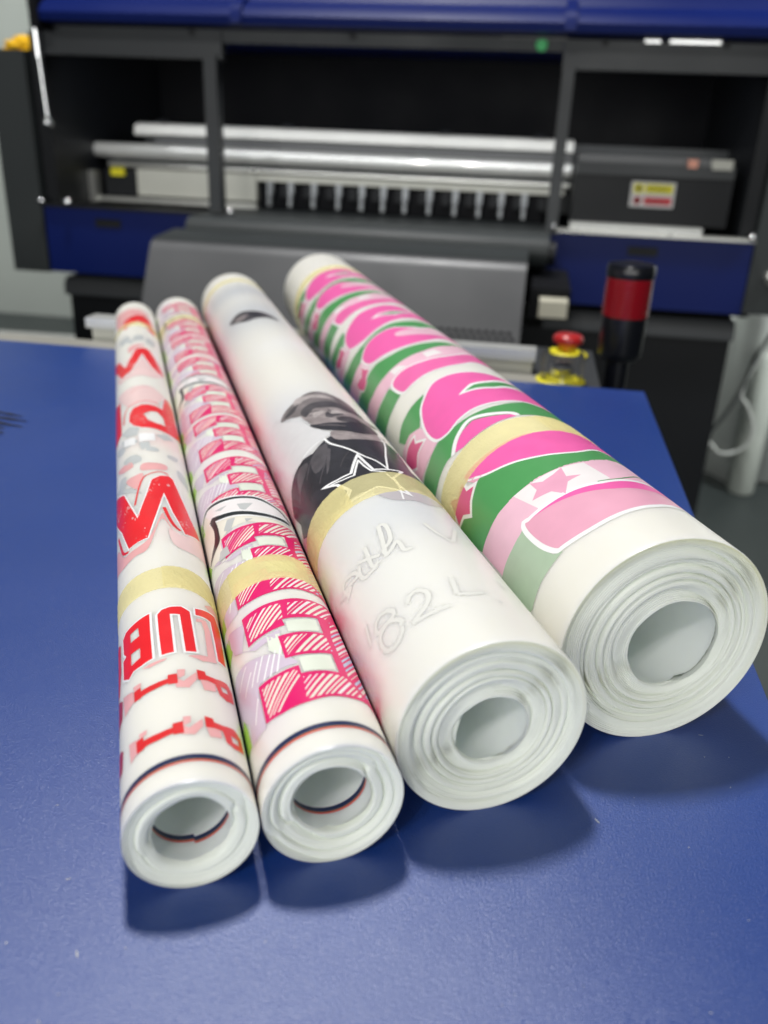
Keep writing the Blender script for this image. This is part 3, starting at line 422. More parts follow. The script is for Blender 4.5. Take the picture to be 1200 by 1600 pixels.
(2,'printed_portrait','grey print of a man in a cap and dark jersey with a star outline',[('P','pshirt',0,1,[(222.9,-27.7),(213.3,-24.0),(194.3,-15.2),(186.4,-13.4),(173.2,-9.0),(168.8,-6.9),(166.1,-10.6),(161.4,-18.5),(161.6,-24.6),(160.9,-31.9),(157.5,-41.5),(186.0,-46.8),(203.6,-43.6),(214.1,-35.5)],[]),('P','pcap',1,1,[(214.4,-24.3),(219.7,-20.6),(223.5,-13.6),(228.6,-5.5),(226.7,0.9),(219.3,6.9),(207.8,11.1),(189.4,13.2),(184.9,19.7),(178.4,10.1),(187.6,5.9),(196.7,0.1),(202.5,-7.5),(201.9,-14.0),(209.1,-19.8)],[]),('P','pface',2,1,[(202.5,-14.4),(207.0,-9.0),(204.1,-2.3),(198.6,4.5),(193.7,10.9),(181.1,14.3),(173.7,7.1),(175.7,-0.8),(180.3,-6.6),(183.5,-11.5),(192.5,-13.4)],[]),('P','pmid',3,1,[(206.3,-14.0),(211.3,-10.3),(212.3,-3.8),(209.8,3.0),(203.6,8.2),(193.8,12.7),(194.6,6.8),(200.7,2.6),(202.7,-3.4),(203.9,-8.0),(198.1,-12.2),(199.7,-13.6)],[]),('P','plight',3,1,[(225.6,-13.2),(225.0,-6.2),(221.7,-0.2),(213.8,4.8),(215.9,0.2),(220.0,-6.4),(217.2,-14.0)],[]),('P','pmid',3,1,[(214.6,-21.8),(217.7,-15.8),(219.1,-12.7),(211.6,-16.2),(212.0,-20.2)],[]),('P','pmid',3,1,[(193.5,-4.5),(198.1,-0.4),(194.1,1.9),(190.5,3.4),(188.5,-0.2),(187.1,-4.4)],[]),('P','plight',4,1,[(195.4,-2.5),(197.3,0.2),(194.4,3.5),(191.5,6.1),(192.0,1.4),(192.0,-1.7)],[]),('P','pmid',4,1,[(185.4,-0.9),(187.2,5.0),(182.9,9.6),(179.7,4.7),(181.1,-0.3)],[]),('P','plight',4,1,[(199.0,-9.0),(198.5,-5.1),(195.7,-4.1),(193.2,-7.8),(193.5,-9.8)],[]),('P','pdark',3,1,[(186.8,-13.4),(183.3,-9.1),(180.8,-4.2),(179.0,1.5),(182.5,8.7),(179.1,12.8),(171.1,14.8),(164.4,6.2),(167.6,-1.2),(172.8,-7.5),(180.4,-11.8)],[]),('P','pface',2,1,[(170.7,-6.5),(167.6,-1.2),(164.4,6.2),(169.9,14.4),(165.5,17.1),(157.5,7.5),(157.1,-1.5),(159.8,-6.7),(166.3,-7.9)],[]),('P','pdark',1,0,[(164.4,-11.0),(166.0,-7.5),(160.1,-6.7),(157.1,-1.5),(157.5,7.5),(162.2,16.5),(155.8,21.0),(129.7,17.2),(116.7,25.3),(100.1,21.6),(104.9,10.4),(100.5,4.8),(105.1,-4.1),(105.4,-11.8),(104.1,-19.6),(106.3,-27.4),(111.5,-35.7),(125.2,-43.9),(130.9,-40.4),(145.5,-43.9),(156.2,-36.3),(159.8,-30.7),(161.4,-24.0),(158.8,-18.2)],[]),('P','pmid2',2,1,[(156.7,-19.2),(160.3,-12.8),(156.7,-11.6),(143.2,-16.1),(140.9,-21.2),(149.5,-21.7)],[]),('P','pmid2',2,1,[(157.0,-28.7),(156.7,-23.2),(152.1,-22.9),(146.6,-28.3),(143.9,-32.7)],[]),('P','pmid2',2,1,[(153.5,-12.4),(150.6,-11.8),(138.2,-15.4),(134.4,-17.6)],[]),('S','pmid',3,1,0.5,[(213.2,-20.5),(217.2,-14.0),(220.0,-6.4),(218.8,0.0),(213.6,5.6),(202.1,9.6),(191.5,13.8)],0),('S','plight',3,1,0.5,[(219.1,-16.5),(223.5,-10.0),(225.4,-4.5),(224.6,1.3),(219.7,6.1)],0),('S','pmid2',3,1,0.4,[(224.5,-8.5),(226.5,-3.4)],0),('S','pmid2',3,1,0.4,[(226.2,2.4),(215.4,5.1),(207.3,5.8)],0),('S','pdark',4,1,0.7,[(200.0,-12.9),(202.0,-10.9),(200.7,-8.5),(199.1,-5.7)],0),('S','pdark',4,1,0.6,[(197.8,-11.4),(196.2,-9.5),(193.2,-7.8)],0),('S','pdark',5,1,0.45,[(199.4,-2.1),(195.1,-1.7),(192.6,-3.2),(190.5,-1.7)],0),('S','pdark',5,1,0.5,[(186.2,-1.1),(187.5,2.7),(187.0,6.6),(184.5,9.2)],0),('S','plight',5,1,0.4,[(191.3,-7.4),(187.7,-4.2),(183.6,-2.1)],0),('S','pmid',4,1,0.5,[(197.7,4.3),(197.6,8.4),(193.0,12.4)],0),('S','pmid2',3,1,0.7,[(143.7,-26.1),(151.0,-22.4),(157.2,-18.4),(160.6,-14.3)],0),('S','pmid2',3,1,0.5,[(131.5,-22.0),(139.1,-18.2),(146.9,-13.4),(153.1,-11.3)],0),('S','pmid2',3,1,0.8,[(138.3,-34.8),(144.6,-30.6),(148.5,-25.7)],0),('S','pmid',3,1,0.5,[(133.0,-11.7),(139.1,-8.8),(144.1,-5.4)],0),('S','pmid',3,1,0.5,[(139.7,-0.2),(135.6,2.9),(128.1,4.0)],0),('S','plight',3,1,0.4,[(166.9,-5.1),(162.4,-0.2),(160.3,5.2),(163.2,12.3)],0),('S','pface',4,1,0.4,[(181.4,-9.6),(177.0,-4.3),(173.8,0.3)],0),('S','white',4,1,1.0,[(165.7,-11.1),(159.9,-10.5),(155.8,-9.2),(147.6,-5.3),(136.5,-1.0),(130.8,2.3),(122.4,4.7)],0),('S','white',4,1,0.8,[(169.1,14.2),(157.4,13.7),(137.7,8.2),(123.1,4.7)],0),('S','white',4,1,0.7,[(165.3,-10.8),(164.7,-16.8),(162.3,-23.2)],0),('S','white',4,1,0.6,[(156.2,-36.3),(159.8,-30.7),(161.4,-24.0)],0),('S','white',4,0,1.2,[(126.3,-21.8),(123.9,-15.6),(123.6,-9.7),(131.3,-6.6),(139.1,-3.2),(130.6,-2.4),(121.9,-1.3),(121.8,4.6),(122.2,10.4),(112.8,4.0),(106.0,3.9),(96.3,5.8),(101.8,1.4),(105.8,-3.9),(103.0,-11.1),(102.5,-17.7),(110.4,-13.3),(120.5,-16.5)],1),('S','white',4,0,0.9,[(123.7,-18.9),(121.5,-13.9),(120.9,-9.1),(127.6,-6.6),(133.5,-4.3),(126.5,-3.6),(121.0,-2.3),(118.8,3.0)],0),('S','white',4,0,0.9,[(105.1,-19.3),(109.5,-15.0),(112.4,-13.5),(120.8,-16.4)],0),('S','white',4,0,0.7,[(117.0,2.5),(106.9,4.2),(92.3,1.7)],0),('P','pshadow',0,1,[(104.3,-5.5),(103.1,-0.8),(102.8,7.6),(105.9,15.3),(100.1,21.6),(90.6,12.3),(91.7,5.9),(92.5,-1.4),(99.6,-5.6)],[])]),
(2,'printed_portrait','small blurred grey print of a cap at the far end',[('P','pmid',1,1,[(430.8,-23.7),(438.1,-18.3),(439.7,-11.8),(433.1,-4.5),(423.9,2.8),(411.5,7.6),(401.8,8.9),(407.0,2.2),(408.6,-4.1),(408.9,-11.9),(418.8,-18.2)],[]),('P','pface',2,1,[(428.6,-20.5),(429.4,-15.4),(425.4,-9.5),(418.3,-14.8)],[]),('P','pdark',2,1,[(427.9,-8.2),(425.9,-3.6),(416.2,-0.2),(413.3,-6.3)],[])]),
(3,'printed_shape','pale green ghost panel at the near edge of the print',[('P','palegreen',0,0,[(45.5,-35.1),(33.0,-34.9),(24.1,-33.0),(21.3,-30.0),(21.2,-33.0),(21.5,-42.5),(21.2,-51.4),(28.9,-63.7),(49.0,-61.5),(46.2,-52.9),(45.1,-42.2)],[])]),
(3,'printed_shape','pale pink rounded bar with a hot pink upper rim and white border',[('S','white',2,1,2.6,[(46.3,-33.0),(45.6,-31.0),(44.7,-23.4),(43.9,-13.1),(42.6,-3.8),(43.8,8.2),(45.4,30.7),(32.6,38.9),(20.5,40.0),(11.3,37.5),(22.4,38.7),(29.7,30.2),(25.1,8.5),(23.8,3.1),(21.9,-10.9),(21.6,-19.8),(23.5,-28.7),(24.9,-31.0),(31.9,-33.0),(40.8,-33.7)],1),('P','rosepale',3,1,[(46.3,-33.0),(45.6,-31.0),(44.7,-23.4),(43.9,-13.1),(42.6,-3.8),(43.8,8.2),(45.4,30.7),(32.6,38.9),(20.5,40.0),(11.3,37.5),(22.4,38.7),(29.7,30.2),(25.1,8.5),(23.8,3.1),(21.9,-10.9),(21.6,-19.8),(23.5,-28.7),(24.9,-31.0),(31.9,-33.0),(40.8,-33.7)],[]),('P','hot',4,0,[(45.7,-31.2),(44.7,-23.4),(43.9,-13.1),(42.6,-3.8),(43.8,8.2),(45.4,30.7),(32.6,38.9),(20.5,40.0),(15.3,37.0),(28.4,31.0),(38.0,25.1),(36.9,8.0),(37.5,-2.8),(40.4,-12.0),(43.3,-22.1)],[]),('S','green',4,1,0.5,[(44.7,-5.0),(46.1,4.6),(55.9,22.3),(46.1,34.6)],0)]),
(3,'printed_shape','pale pink band with a white ghost star',[('P','blush',0,0,[(65.6,-53.7),(64.2,-45.1),(64.0,-37.8),(63.1,-30.1),(62.6,-18.9),(62.4,-9.1),(62.9,0.7),(67.6,13.8),(66.6,31.9),(44.2,43.1),(45.5,9.2),(43.1,-3.5),(44.4,-12.9),(45.1,-23.3),(46.1,-32.0),(45.2,-36.8),(45.1,-42.2),(46.2,-52.9)],[]),('P','ghostwhite',1,0,[(63.0,-29.5),(61.7,-21.4),(61.5,-9.5),(61.4,-2.0),(46.0,0.2),(43.8,-5.0),(44.6,-12.7),(44.5,-21.5),(45.2,-25.9)],[]),('P','starpale',2,0,[(62.0,-22.4),(58.4,-18.8),(59.2,-14.4),(61.5,-10.3),(54.5,-11.6),(52.4,-7.2),(50.9,-12.7),(44.6,-16.5),(50.3,-19.2),(52.7,-25.9),(56.1,-22.3)],[])]),
(3,'printed_shape','wide green band with a lighter pink rim',[('P','green',0,0,[(93.4,-59.9),(92.0,-49.5),(91.7,-38.5),(89.2,-31.5),(81.9,-21.0),(76.3,-10.7),(73.4,0.8),(78.0,15.2),(62.1,38.0),(66.6,31.9),(66.5,13.1),(62.4,0.5),(62.0,-9.3),(62.2,-19.1),(62.8,-30.3),(64.0,-38.7),(64.5,-46.3),(65.6,-53.7)],[])]),
(3,'printed_shape','hot pink blob just in front of the tape',[('S','white',1,1,1.6,[(99.4,-38.4),(99.2,-32.3),(98.7,-29.5),(97.4,-19.9),(97.3,-11.1),(96.0,-2.3),(99.3,10.2),(101.1,30.2),(83.4,38.9),(62.5,40.1),(67.0,34.4),(78.0,15.2),(72.4,0.3),(75.4,-11.1),(81.4,-21.2),(86.2,-28.8),(91.1,-33.5)],1),('P','hot',2,1,[(99.4,-38.4),(99.2,-32.3),(98.7,-29.5),(97.4,-19.9),(97.3,-11.1),(96.0,-2.3),(99.3,10.2),(101.1,30.2),(83.4,38.9),(62.5,40.1),(67.0,34.4),(78.0,15.2),(72.4,0.3),(75.4,-11.1),(81.4,-21.2),(86.2,-28.8),(91.1,-33.5)],[])]),
(3,'printed_star','hot pink star with white border beside the tape',[('S','white',2,0,2.2,[(99.2,-40.2),(92.8,-41.2),(89.6,-37.6),(86.6,-42.8),(83.0,-46.3),(88.5,-49.2),(91.4,-55.1),(97.7,-52.0),(104.3,-50.4),(97.3,-45.9)],1),('P','hot2',3,0,[(99.2,-40.2),(92.8,-41.2),(89.6,-37.6),(86.6,-42.8),(83.0,-46.3),(88.5,-49.2),(91.4,-55.1),(97.7,-52.0),(104.3,-50.4),(97.3,-45.9)],[]),('P','rosepale',1,0,[(98.0,-36.0),(89.4,-32.6),(89.2,-36.0),(98.4,-39.1)],[])]),
(3,'printed_shape','hot pink blob just behind the tape',[('S','white',2,1,1.8,[(118.1,-35.5),(123.5,-31.3),(127.3,-26.5),(130.1,-20.0),(124.8,-11.3),(120.4,-5.1),(116.9,-4.3)],0),('P','hot',3,0,[(117.9,-34.1),(122.1,-30.7),(125.6,-26.5),(128.0,-20.1),(122.6,-12.1),(119.3,-6.1),(116.4,-4.7),(116.1,-12.3),(115.2,-22.2),(115.3,-30.4)],[])]),
(3,'printed_shape','green band behind the tape',[('P','green',0,0,[(141.1,-57.6),(137.1,-47.1),(137.0,-36.1),(134.0,-26.5),(132.8,-15.2),(132.2,-6.2),(133.6,3.5),(144.8,22.2),(116.2,35.9),(115.2,10.9),(116.9,-4.3),(122.8,-12.0),(128.0,-20.1),(125.6,-26.5),(117.9,-34.1),(120.1,-38.7),(121.4,-50.8),(124.0,-58.9)],[])]),
(3,'printed_shape','large hot pink blob with a green leaf inside',[('S','white',2,1,2.0,[(170.8,-32.5),(178.5,-26.8),(185.0,-20.2),(185.8,-13.7),(184.2,-5.8),(180.7,4.5),(175.7,14.8),(165.8,23.9),(134.9,27.4),(136.2,5.8),(137.0,-5.5),(138.2,-15.6),(137.0,-23.8),(135.1,-30.7),(140.3,-36.3),(154.8,-37.0)],1),('P','hot',3,1,[(170.8,-32.5),(178.5,-26.8),(185.0,-20.2),(185.8,-13.7),(184.2,-5.8),(180.7,4.5),(175.7,14.8),(165.8,23.9),(134.9,27.4),(136.2,5.8),(137.0,-5.5),(138.2,-15.6),(137.0,-23.8),(135.1,-30.7),(140.3,-36.3),(154.8,-37.0)],[]),('S','white',4,0,2.0,[(158.7,-12.9),(164.5,-6.9),(165.6,1.5),(171.6,14.5),(166.6,27.7),(156.2,0.5),(157.9,-7.1)],1),('P','green',5,0,[(158.9,-12.5),(163.4,-6.6),(164.3,1.0),(168.4,13.1),(169.2,25.4),(157.0,0.8),(158.7,-7.1)],[])]),
(3,'printed_shape','pale pink band with stars under the large blob',[('P','blush',1,0,[(180.8,-67.3),(170.4,-45.1),(162.2,-38.6),(138.1,-36.1),(137.3,-41.8),(140.2,-51.2),(146.3,-61.0)],[])]),
(3,'printed_star','hot pink star with white border beside the large blob',[('S','white',3,0,1.8,[(163.7,-44.0),(159.9,-45.8),(151.5,-41.5),(153.6,-48.1),(151.5,-53.8),(159.3,-58.0),(169.0,-65.2),(170.0,-57.6),(168.0,-50.6)],1),('P','hot2',4,0,[(163.7,-44.0),(159.9,-45.8),(151.5,-41.5),(153.6,-48.1),(151.5,-53.8),(159.3,-58.0),(169.0,-65.2),(170.0,-57.6),(168.0,-50.6)],[])]),
(3,'printed_shape','green patch left of the large blob',[('P','green',0,0,[(183.9,-36.4),(182.2,-26.6),(172.4,-32.3),(162.5,-38.5),(167.2,-44.0),(170.5,-50.2),(183.3,-53.4),(184.7,-44.8)],[])]),
(3,'printed_shape','green patch beside the pale bar',[('P','green',0,0,[(254.9,-80.5),(228.4,-54.7),(223.1,-43.7),(221.9,-37.3),(204.0,-34.8),(203.7,-42.3),(205.8,-50.2),(211.6,-61.3),(241.5,-85.0)],[])]),
(3,'printed_shape','pink rounded bar with white border',[('S','white',2,1,2.2,[(220.2,-34.4),(223.2,-31.7),(223.3,-26.5),(220.3,-19.7),(216.6,-12.1),(215.2,1.1),(229.8,22.9),(205.3,38.7),(204.4,10.4),(199.2,0.3),(198.6,-8.6),(200.9,-19.0),(201.6,-27.2),(202.3,-31.9),(206.4,-33.7),(214.5,-34.7)],1),('P','hot3',3,1,[(220.2,-34.4),(223.2,-31.7),(223.3,-26.5),(220.3,-19.7),(216.6,-12.1),(215.2,1.1),(229.8,22.9),(205.3,38.7),(204.4,10.4),(199.2,0.3),(198.6,-8.6),(200.9,-19.0),(201.6,-27.2),(202.3,-31.9),(206.4,-33.7),(214.5,-34.7)],[])]),
(3,'printed_shape','blush band with white ghost marks',[('P','blush',0,0,[(256.7,-62.7),(242.4,-47.1),(237.4,-34.9),(235.2,-24.8),(233.0,-9.9),(237.1,3.5),(252.5,23.7),(223.0,27.8),(216.6,1.6),(217.8,-11.7),(221.9,-22.4),(222.3,-33.5),(223.0,-37.9),(226.6,-49.4),(241.3,-65.8)],[]),('P','ghostwhite',1,0,[(230.5,-11.7),(230.8,-5.0),(222.0,-2.6),(221.2,-11.6)],[]),('P','ghostwhite',1,0,[(236.1,-30.9),(233.0,-25.6),(225.0,-22.5),(227.1,-30.2)],[])]),
(3,'printed_shape','green band between two pink blobs',[('P','green',0,0,[(283.8,-66.2),(263.5,-49.8),(262.2,-39.4),(259.9,-33.8),(252.0,-24.1),(247.3,-12.6),(245.5,-3.4),(246.3,7.5),(245.0,28.7),(237.1,3.5),(233.0,-9.9),(235.2,-24.8),(237.4,-34.9),(242.4,-47.1),(256.0,-64.1)],[])]),
(3,'printed_shape','hot pink blob with a pale streak',[('S','white',2,1,1.8,[(283.3,-37.7),(290.2,-33.9),(293.7,-28.7),(293.9,-21.3),(292.0,-12.6),(286.3,-7.3),(279.0,1.4),(283.3,13.4),(248.2,30.0),(257.3,12.2),(251.0,-1.8),(251.5,-13.4),(259.1,-25.5),(268.4,-35.5)],1),('P','hot',3,1,[(283.3,-37.7),(290.2,-33.9),(293.7,-28.7),(293.9,-21.3),(292.0,-12.6),(286.3,-7.3),(279.0,1.4),(283.3,13.4),(248.2,30.0),(257.3,12.2),(251.0,-1.8),(251.5,-13.4),(259.1,-25.5),(268.4,-35.5)],[]),('P','blush',4,1,[(279.2,-13.9),(280.9,-9.3),(278.6,1.2),(283.3,13.4),(268.1,25.4),(263.8,5.0),(267.1,-7.0),(272.8,-13.6)],[])]),
(3,'printed_star','pink star at the side of the roll',[('S','white',3,0,1.2,[(279.1,-40.9),(272.7,-40.7),(266.3,-38.4),(264.4,-43.1),(260.9,-45.6),(262.3,-50.2),(274.6,-53.1),(281.6,-51.9),(274.1,-45.7)],1),('P','hot2',4,0,[(279.1,-40.9),(272.7,-40.7),(266.3,-38.4),(264.4,-43.1),(260.9,-45.6),(262.3,-50.2),(274.6,-53.1),(281.6,-51.9),(274.1,-45.7)],[])]),
(3,'printed_shape','blush strip beside the green band',[('P','blush',1,0,[(313.3,-68.8),(292.4,-52.8),(286.7,-41.9),(283.4,-38.3),(267.8,-35.8),(266.4,-40.5),(269.7,-50.6),(282.8,-63.7)],[])]),
(3,'printed_shape','green band under the large blob',[('P','green',0,0,[(332.6,-67.5),(308.5,-50.8),(303.1,-40.8),(298.7,-30.8),(299.7,-20.9),(301.1,-10.3),(299.9,-2.1),(302.0,9.1),(297.2,23.9),(282.9,3.5),(287.4,-7.0),(292.6,-12.5),(293.9,-21.3),(293.8,-29.4),(289.7,-35.0),(286.4,-40.7),(292.4,-52.8),(313.3,-68.8)],[])]),
(3,'printed_shape','large hot pink blob with a slim green leaf',[('S','white',2,1,1.8,[(332.6,-38.6),(340.0,-35.0),(346.1,-28.5),(350.9,-20.0),(350.6,-11.4),(350.1,-0.1),(346.1,8.1),(332.6,15.0),(315.2,24.7),(310.8,13.0),(309.9,2.7),(306.5,-8.9),(303.8,-19.7),(304.0,-29.1),(313.7,-37.7),(323.7,-39.5)],1),('P','hot',3,1,[(332.6,-38.6),(340.0,-35.0),(346.1,-28.5),(350.9,-20.0),(350.6,-11.4),(350.1,-0.1),(346.1,8.1),(332.6,15.0),(315.2,24.7),(310.8,13.0),(309.9,2.7),(306.5,-8.9),(303.8,-19.7),(304.0,-29.1),(313.7,-37.7),(323.7,-39.5)],[]),('S','white',4,0,1.6,[(327.2,-15.4),(330.7,-10.5),(329.5,-1.9),(329.8,9.4),(320.8,-3.1)],1),('P','green',5,0,[(326.9,-11.4),(328.5,-3.3),(326.9,7.4),(322.7,-2.6)],[])]),
(3,'printed_star','pink star next to the large blob',[('S','white',3,0,1.2,[(337.5,-43.9),(328.9,-44.0),(324.9,-42.5),(326.8,-47.9),(329.0,-53.9),(341.4,-58.3),(344.6,-55.7),(336.7,-49.3)],1),('P','hot2',4,0,[(337.5,-43.9),(328.9,-44.0),(324.9,-42.5),(326.8,-47.9),(329.0,-53.9),(341.4,-58.3),(344.6,-55.7),(336.7,-49.3)],[]),('P','blush',2,0,[(343.3,-63.4),(331.3,-49.0),(331.1,-41.2),(315.6,-38.4),(315.3,-46.1),(321.2,-57.4),(340.1,-69.8)],[])]),
(3,'printed_shape','green patch beyond the large blob',[('P','green',0,0,[(371.4,-65.0),(353.8,-50.1),(348.0,-35.1),(337.1,-36.8),(334.5,-40.9),(339.8,-47.8),(344.5,-54.5),(359.2,-66.7)],[])]),
]
UNIT=[('printed_shape','green patch beside the pale bar',[('P','green',0,0,[(254.9,-80.5),(228.4,-54.7),(223.1,-43.7),(221.9,-37.3),(204.0,-34.8),(203.7,-42.3),(205.8,-50.2),(211.6,-61.3),(241.5,-85.0)],[])]),('printed_shape','pink rounded bar with white border',[('S','white',2,1,2.2,[(220.2,-34.4),(223.2,-31.7),(223.3,-26.5),(220.3,-19.7),(216.6,-12.1),(215.2,1.1),(229.8,22.9),(205.3,38.7),(204.4,10.4),(199.2,0.3),(198.6,-8.6),(200.9,-19.0),(201.6,-27.2),(202.3,-31.9),(206.4,-33.7),(214.5,-34.7)],1),('P','hot3',3,1,[(220.2,-34.4),(223.2,-31.7),(223.3,-26.5),(220.3,-19.7),(216.6,-12.1),(215.2,1.1),(229.8,22.9),(205.3,38.7),(204.4,10.4),(199.2,0.3),(198.6,-8.6),(200.9,-19.0),(201.6,-27.2),(202.3,-31.9),(206.4,-33.7),(214.5,-34.7)],[])]),('printed_shape','blush band with white ghost marks',[('P','blush',0,0,[(256.7,-62.7),(242.4,-47.1),(237.4,-34.9),(235.2,-24.8),(233.0,-9.9),(237.1,3.5),(252.5,23.7),(223.0,27.8),(216.6,1.6),(217.8,-11.7),(221.9,-22.4),(222.3,-33.5),(223.0,-37.9),(226.6,-49.4),(241.3,-65.8)],[]),('P','ghostwhite',1,0,[(230.5,-11.7),(230.8,-5.0),(222.0,-2.6),(221.2,-11.6)],[]),('P','ghostwhite',1,0,[(236.1,-30.9),(233.0,-25.6),(225.0,-22.5),(227.1,-30.2)],[])]),('printed_shape','green band between two pink blobs',[('P','green',0,0,[(283.8,-66.2),(263.5,-49.8),(262.2,-39.4),(259.9,-33.8),(252.0,-24.1),(247.3,-12.6),(245.5,-3.4),(246.3,7.5),(245.0,28.7),(237.1,3.5),(233.0,-9.9),(235.2,-24.8),(237.4,-34.9),(242.4,-47.1),(256.0,-64.1)],[])]),('printed_shape','hot pink blob with a pale streak',[('S','white',2,1,1.8,[(283.3,-37.7),(290.2,-33.9),(293.7,-28.7),(293.9,-21.3),(292.0,-12.6),(286.3,-7.3),(279.0,1.4),(283.3,13.4),(248.2,30.0),(257.3,12.2),(251.0,-1.8),(251.5,-13.4),(259.1,-25.5),(268.4,-35.5)],1),('P','hot',3,1,[(283.3,-37.7),(290.2,-33.9),(293.7,-28.7),(293.9,-21.3),(292.0,-12.6),(286.3,-7.3),(279.0,1.4),(283.3,13.4),(248.2,30.0),(257.3,12.2),(251.0,-1.8),(251.5,-13.4),(259.1,-25.5),(268.4,-35.5)],[]),('P','blush',4,1,[(279.2,-13.9),(280.9,-9.3),(278.6,1.2),(283.3,13.4),(268.1,25.4),(263.8,5.0),(267.1,-7.0),(272.8,-13.6)],[])]),('printed_star','pink star at the side of the roll',[('S','white',3,0,1.2,[(279.1,-40.9),(272.7,-40.7),(266.3,-38.4),(264.4,-43.1),(260.9,-45.6),(262.3,-50.2),(274.6,-53.1),(281.6,-51.9),(274.1,-45.7)],1),('P','hot2',4,0,[(279.1,-40.9),(272.7,-40.7),(266.3,-38.4),(264.4,-43.1),(260.9,-45.6),(262.3,-50.2),(274.6,-53.1),(281.6,-51.9),(274.1,-45.7)],[])]),('printed_shape','blush strip beside the green band',[('P','blush',1,0,[(313.3,-68.8),(292.4,-52.8),(286.7,-41.9),(283.4,-38.3),(267.8,-35.8),(266.4,-40.5),(269.7,-50.6),(282.8,-63.7)],[])]),('printed_shape','green band under the large blob',[('P','green',0,0,[(332.6,-67.5),(308.5,-50.8),(303.1,-40.8),(298.7,-30.8),(299.7,-20.9),(301.1,-10.3),(299.9,-2.1),(302.0,9.1),(297.2,23.9),(282.9,3.5),(287.4,-7.0),(292.6,-12.5),(293.9,-21.3),(293.8,-29.4),(289.7,-35.0),(286.4,-40.7),(292.4,-52.8),(313.3,-68.8)],[])]),('printed_shape','large hot pink blob with a slim green leaf',[('S','white',2,1,1.8,[(332.6,-38.6),(340.0,-35.0),(346.1,-28.5),(350.9,-20.0),(350.6,-11.4),(350.1,-0.1),(346.1,8.1),(332.6,15.0),(315.2,24.7),(310.8,13.0),(309.9,2.7),(306.5,-8.9),(303.8,-19.7),(304.0,-29.1),(313.7,-37.7),(323.7,-39.5)],1),('P','hot',3,1,[(332.6,-38.6),(340.0,-35.0),(346.1,-28.5),(350.9,-20.0),(350.6,-11.4),(350.1,-0.1),(346.1,8.1),(332.6,15.0),(315.2,24.7),(310.8,13.0),(309.9,2.7),(306.5,-8.9),(303.8,-19.7),(304.0,-29.1),(313.7,-37.7),(323.7,-39.5)],[]),('S','white',4,0,1.6,[(327.2,-15.4),(330.7,-10.5),(329.5,-1.9),(329.8,9.4),(320.8,-3.1)],1),('P','green',5,0,[(326.9,-11.4),(328.5,-3.3),(326.9,7.4),(322.7,-2.6)],[])]),('printed_star','pink star next to the large blob',[('S','white',3,0,1.2,[(337.5,-43.9),(328.9,-44.0),(324.9,-42.5),(326.8,-47.9),(329.0,-53.9),(341.4,-58.3),(344.6,-55.7),(336.7,-49.3)],1),('P','hot2',4,0,[(337.5,-43.9),(328.9,-44.0),(324.9,-42.5),(326.8,-47.9),(329.0,-53.9),(341.4,-58.3),(344.6,-55.7),(336.7,-49.3)],[]),('P','blush',2,0,[(343.3,-63.4),(331.3,-49.0),(331.1,-41.2),(315.6,-38.4),(315.3,-46.1),(321.2,-57.4),(340.1,-69.8)],[])]),('printed_shape','green patch beyond the large blob',[('P','green',0,0,[(371.4,-65.0),(353.8,-50.1),(348.0,-35.1),(337.1,-36.8),(334.5,-40.9),(339.8,-47.8),(344.5,-54.5),(359.2,-66.7)],[])])]
E1=[(72.0,-14.7),(71.8,-9.0),(71.9,-2.0),(72.9,5.0),(74.4,12.2),(80.4,23.4),(73.0,29.7),(64.1,44.5),(19.6,39.4),(22.8,23.8),(23.5,16.8),(21.2,9.8),(20.5,3.4),(19.3,-2.5),(19.2,-9.9),(20.2,-15.2),(35.8,-14.8),(35.4,-8.4),(35.9,-2.1),(32.0,-2.1),(32.3,3.1),(32.7,7.1),(33.0,9.0),(42.4,9.1),(41.0,3.4),(40.7,-1.9),(40.7,-5.0),(52.3,-5.1),(52.5,-0.5),(52.6,4.3),(53.5,9.0),(62.3,9.1),(61.0,3.5),(60.7,-2.5),(57.2,-2.2),(56.5,-8.0),(56.1,-14.8)]
HP={'top': [(68.5,-13.8),(70.2,-7.4),(70.2,-1.4),(61.8,-2.0),(57.8,-7.7),(57.3,-13.7)],'top2': [(69.7,0.6),(71.2,4.7),(72.1,11.5),(76.7,20.2),(64.3,12.7),(63.2,6.5),(62.5,-0.7)],'mid': [(50.3,-4.2),(51.1,-0.8),(51.1,4.0),(52.4,9.5),(44.1,10.0),(42.4,3.7),(41.5,-4.1)],'bot': [(33.8,-14.0),(34.0,-8.6),(34.5,-3.0),(30.8,-2.5),(20.2,-9.7),(20.8,-14.0)],'bot2': [(30.4,-2.1),(31.0,2.8),(31.6,10.7),(24.6,16.1),(22.6,10.3),(22.0,3.8),(20.2,-3.0)],'spine': [(64.7,14.0),(72.3,25.8),(28.8,26.6),(26.8,15.8),(32.4,11.9),(43.6,12.4),(53.2,11.6)]}
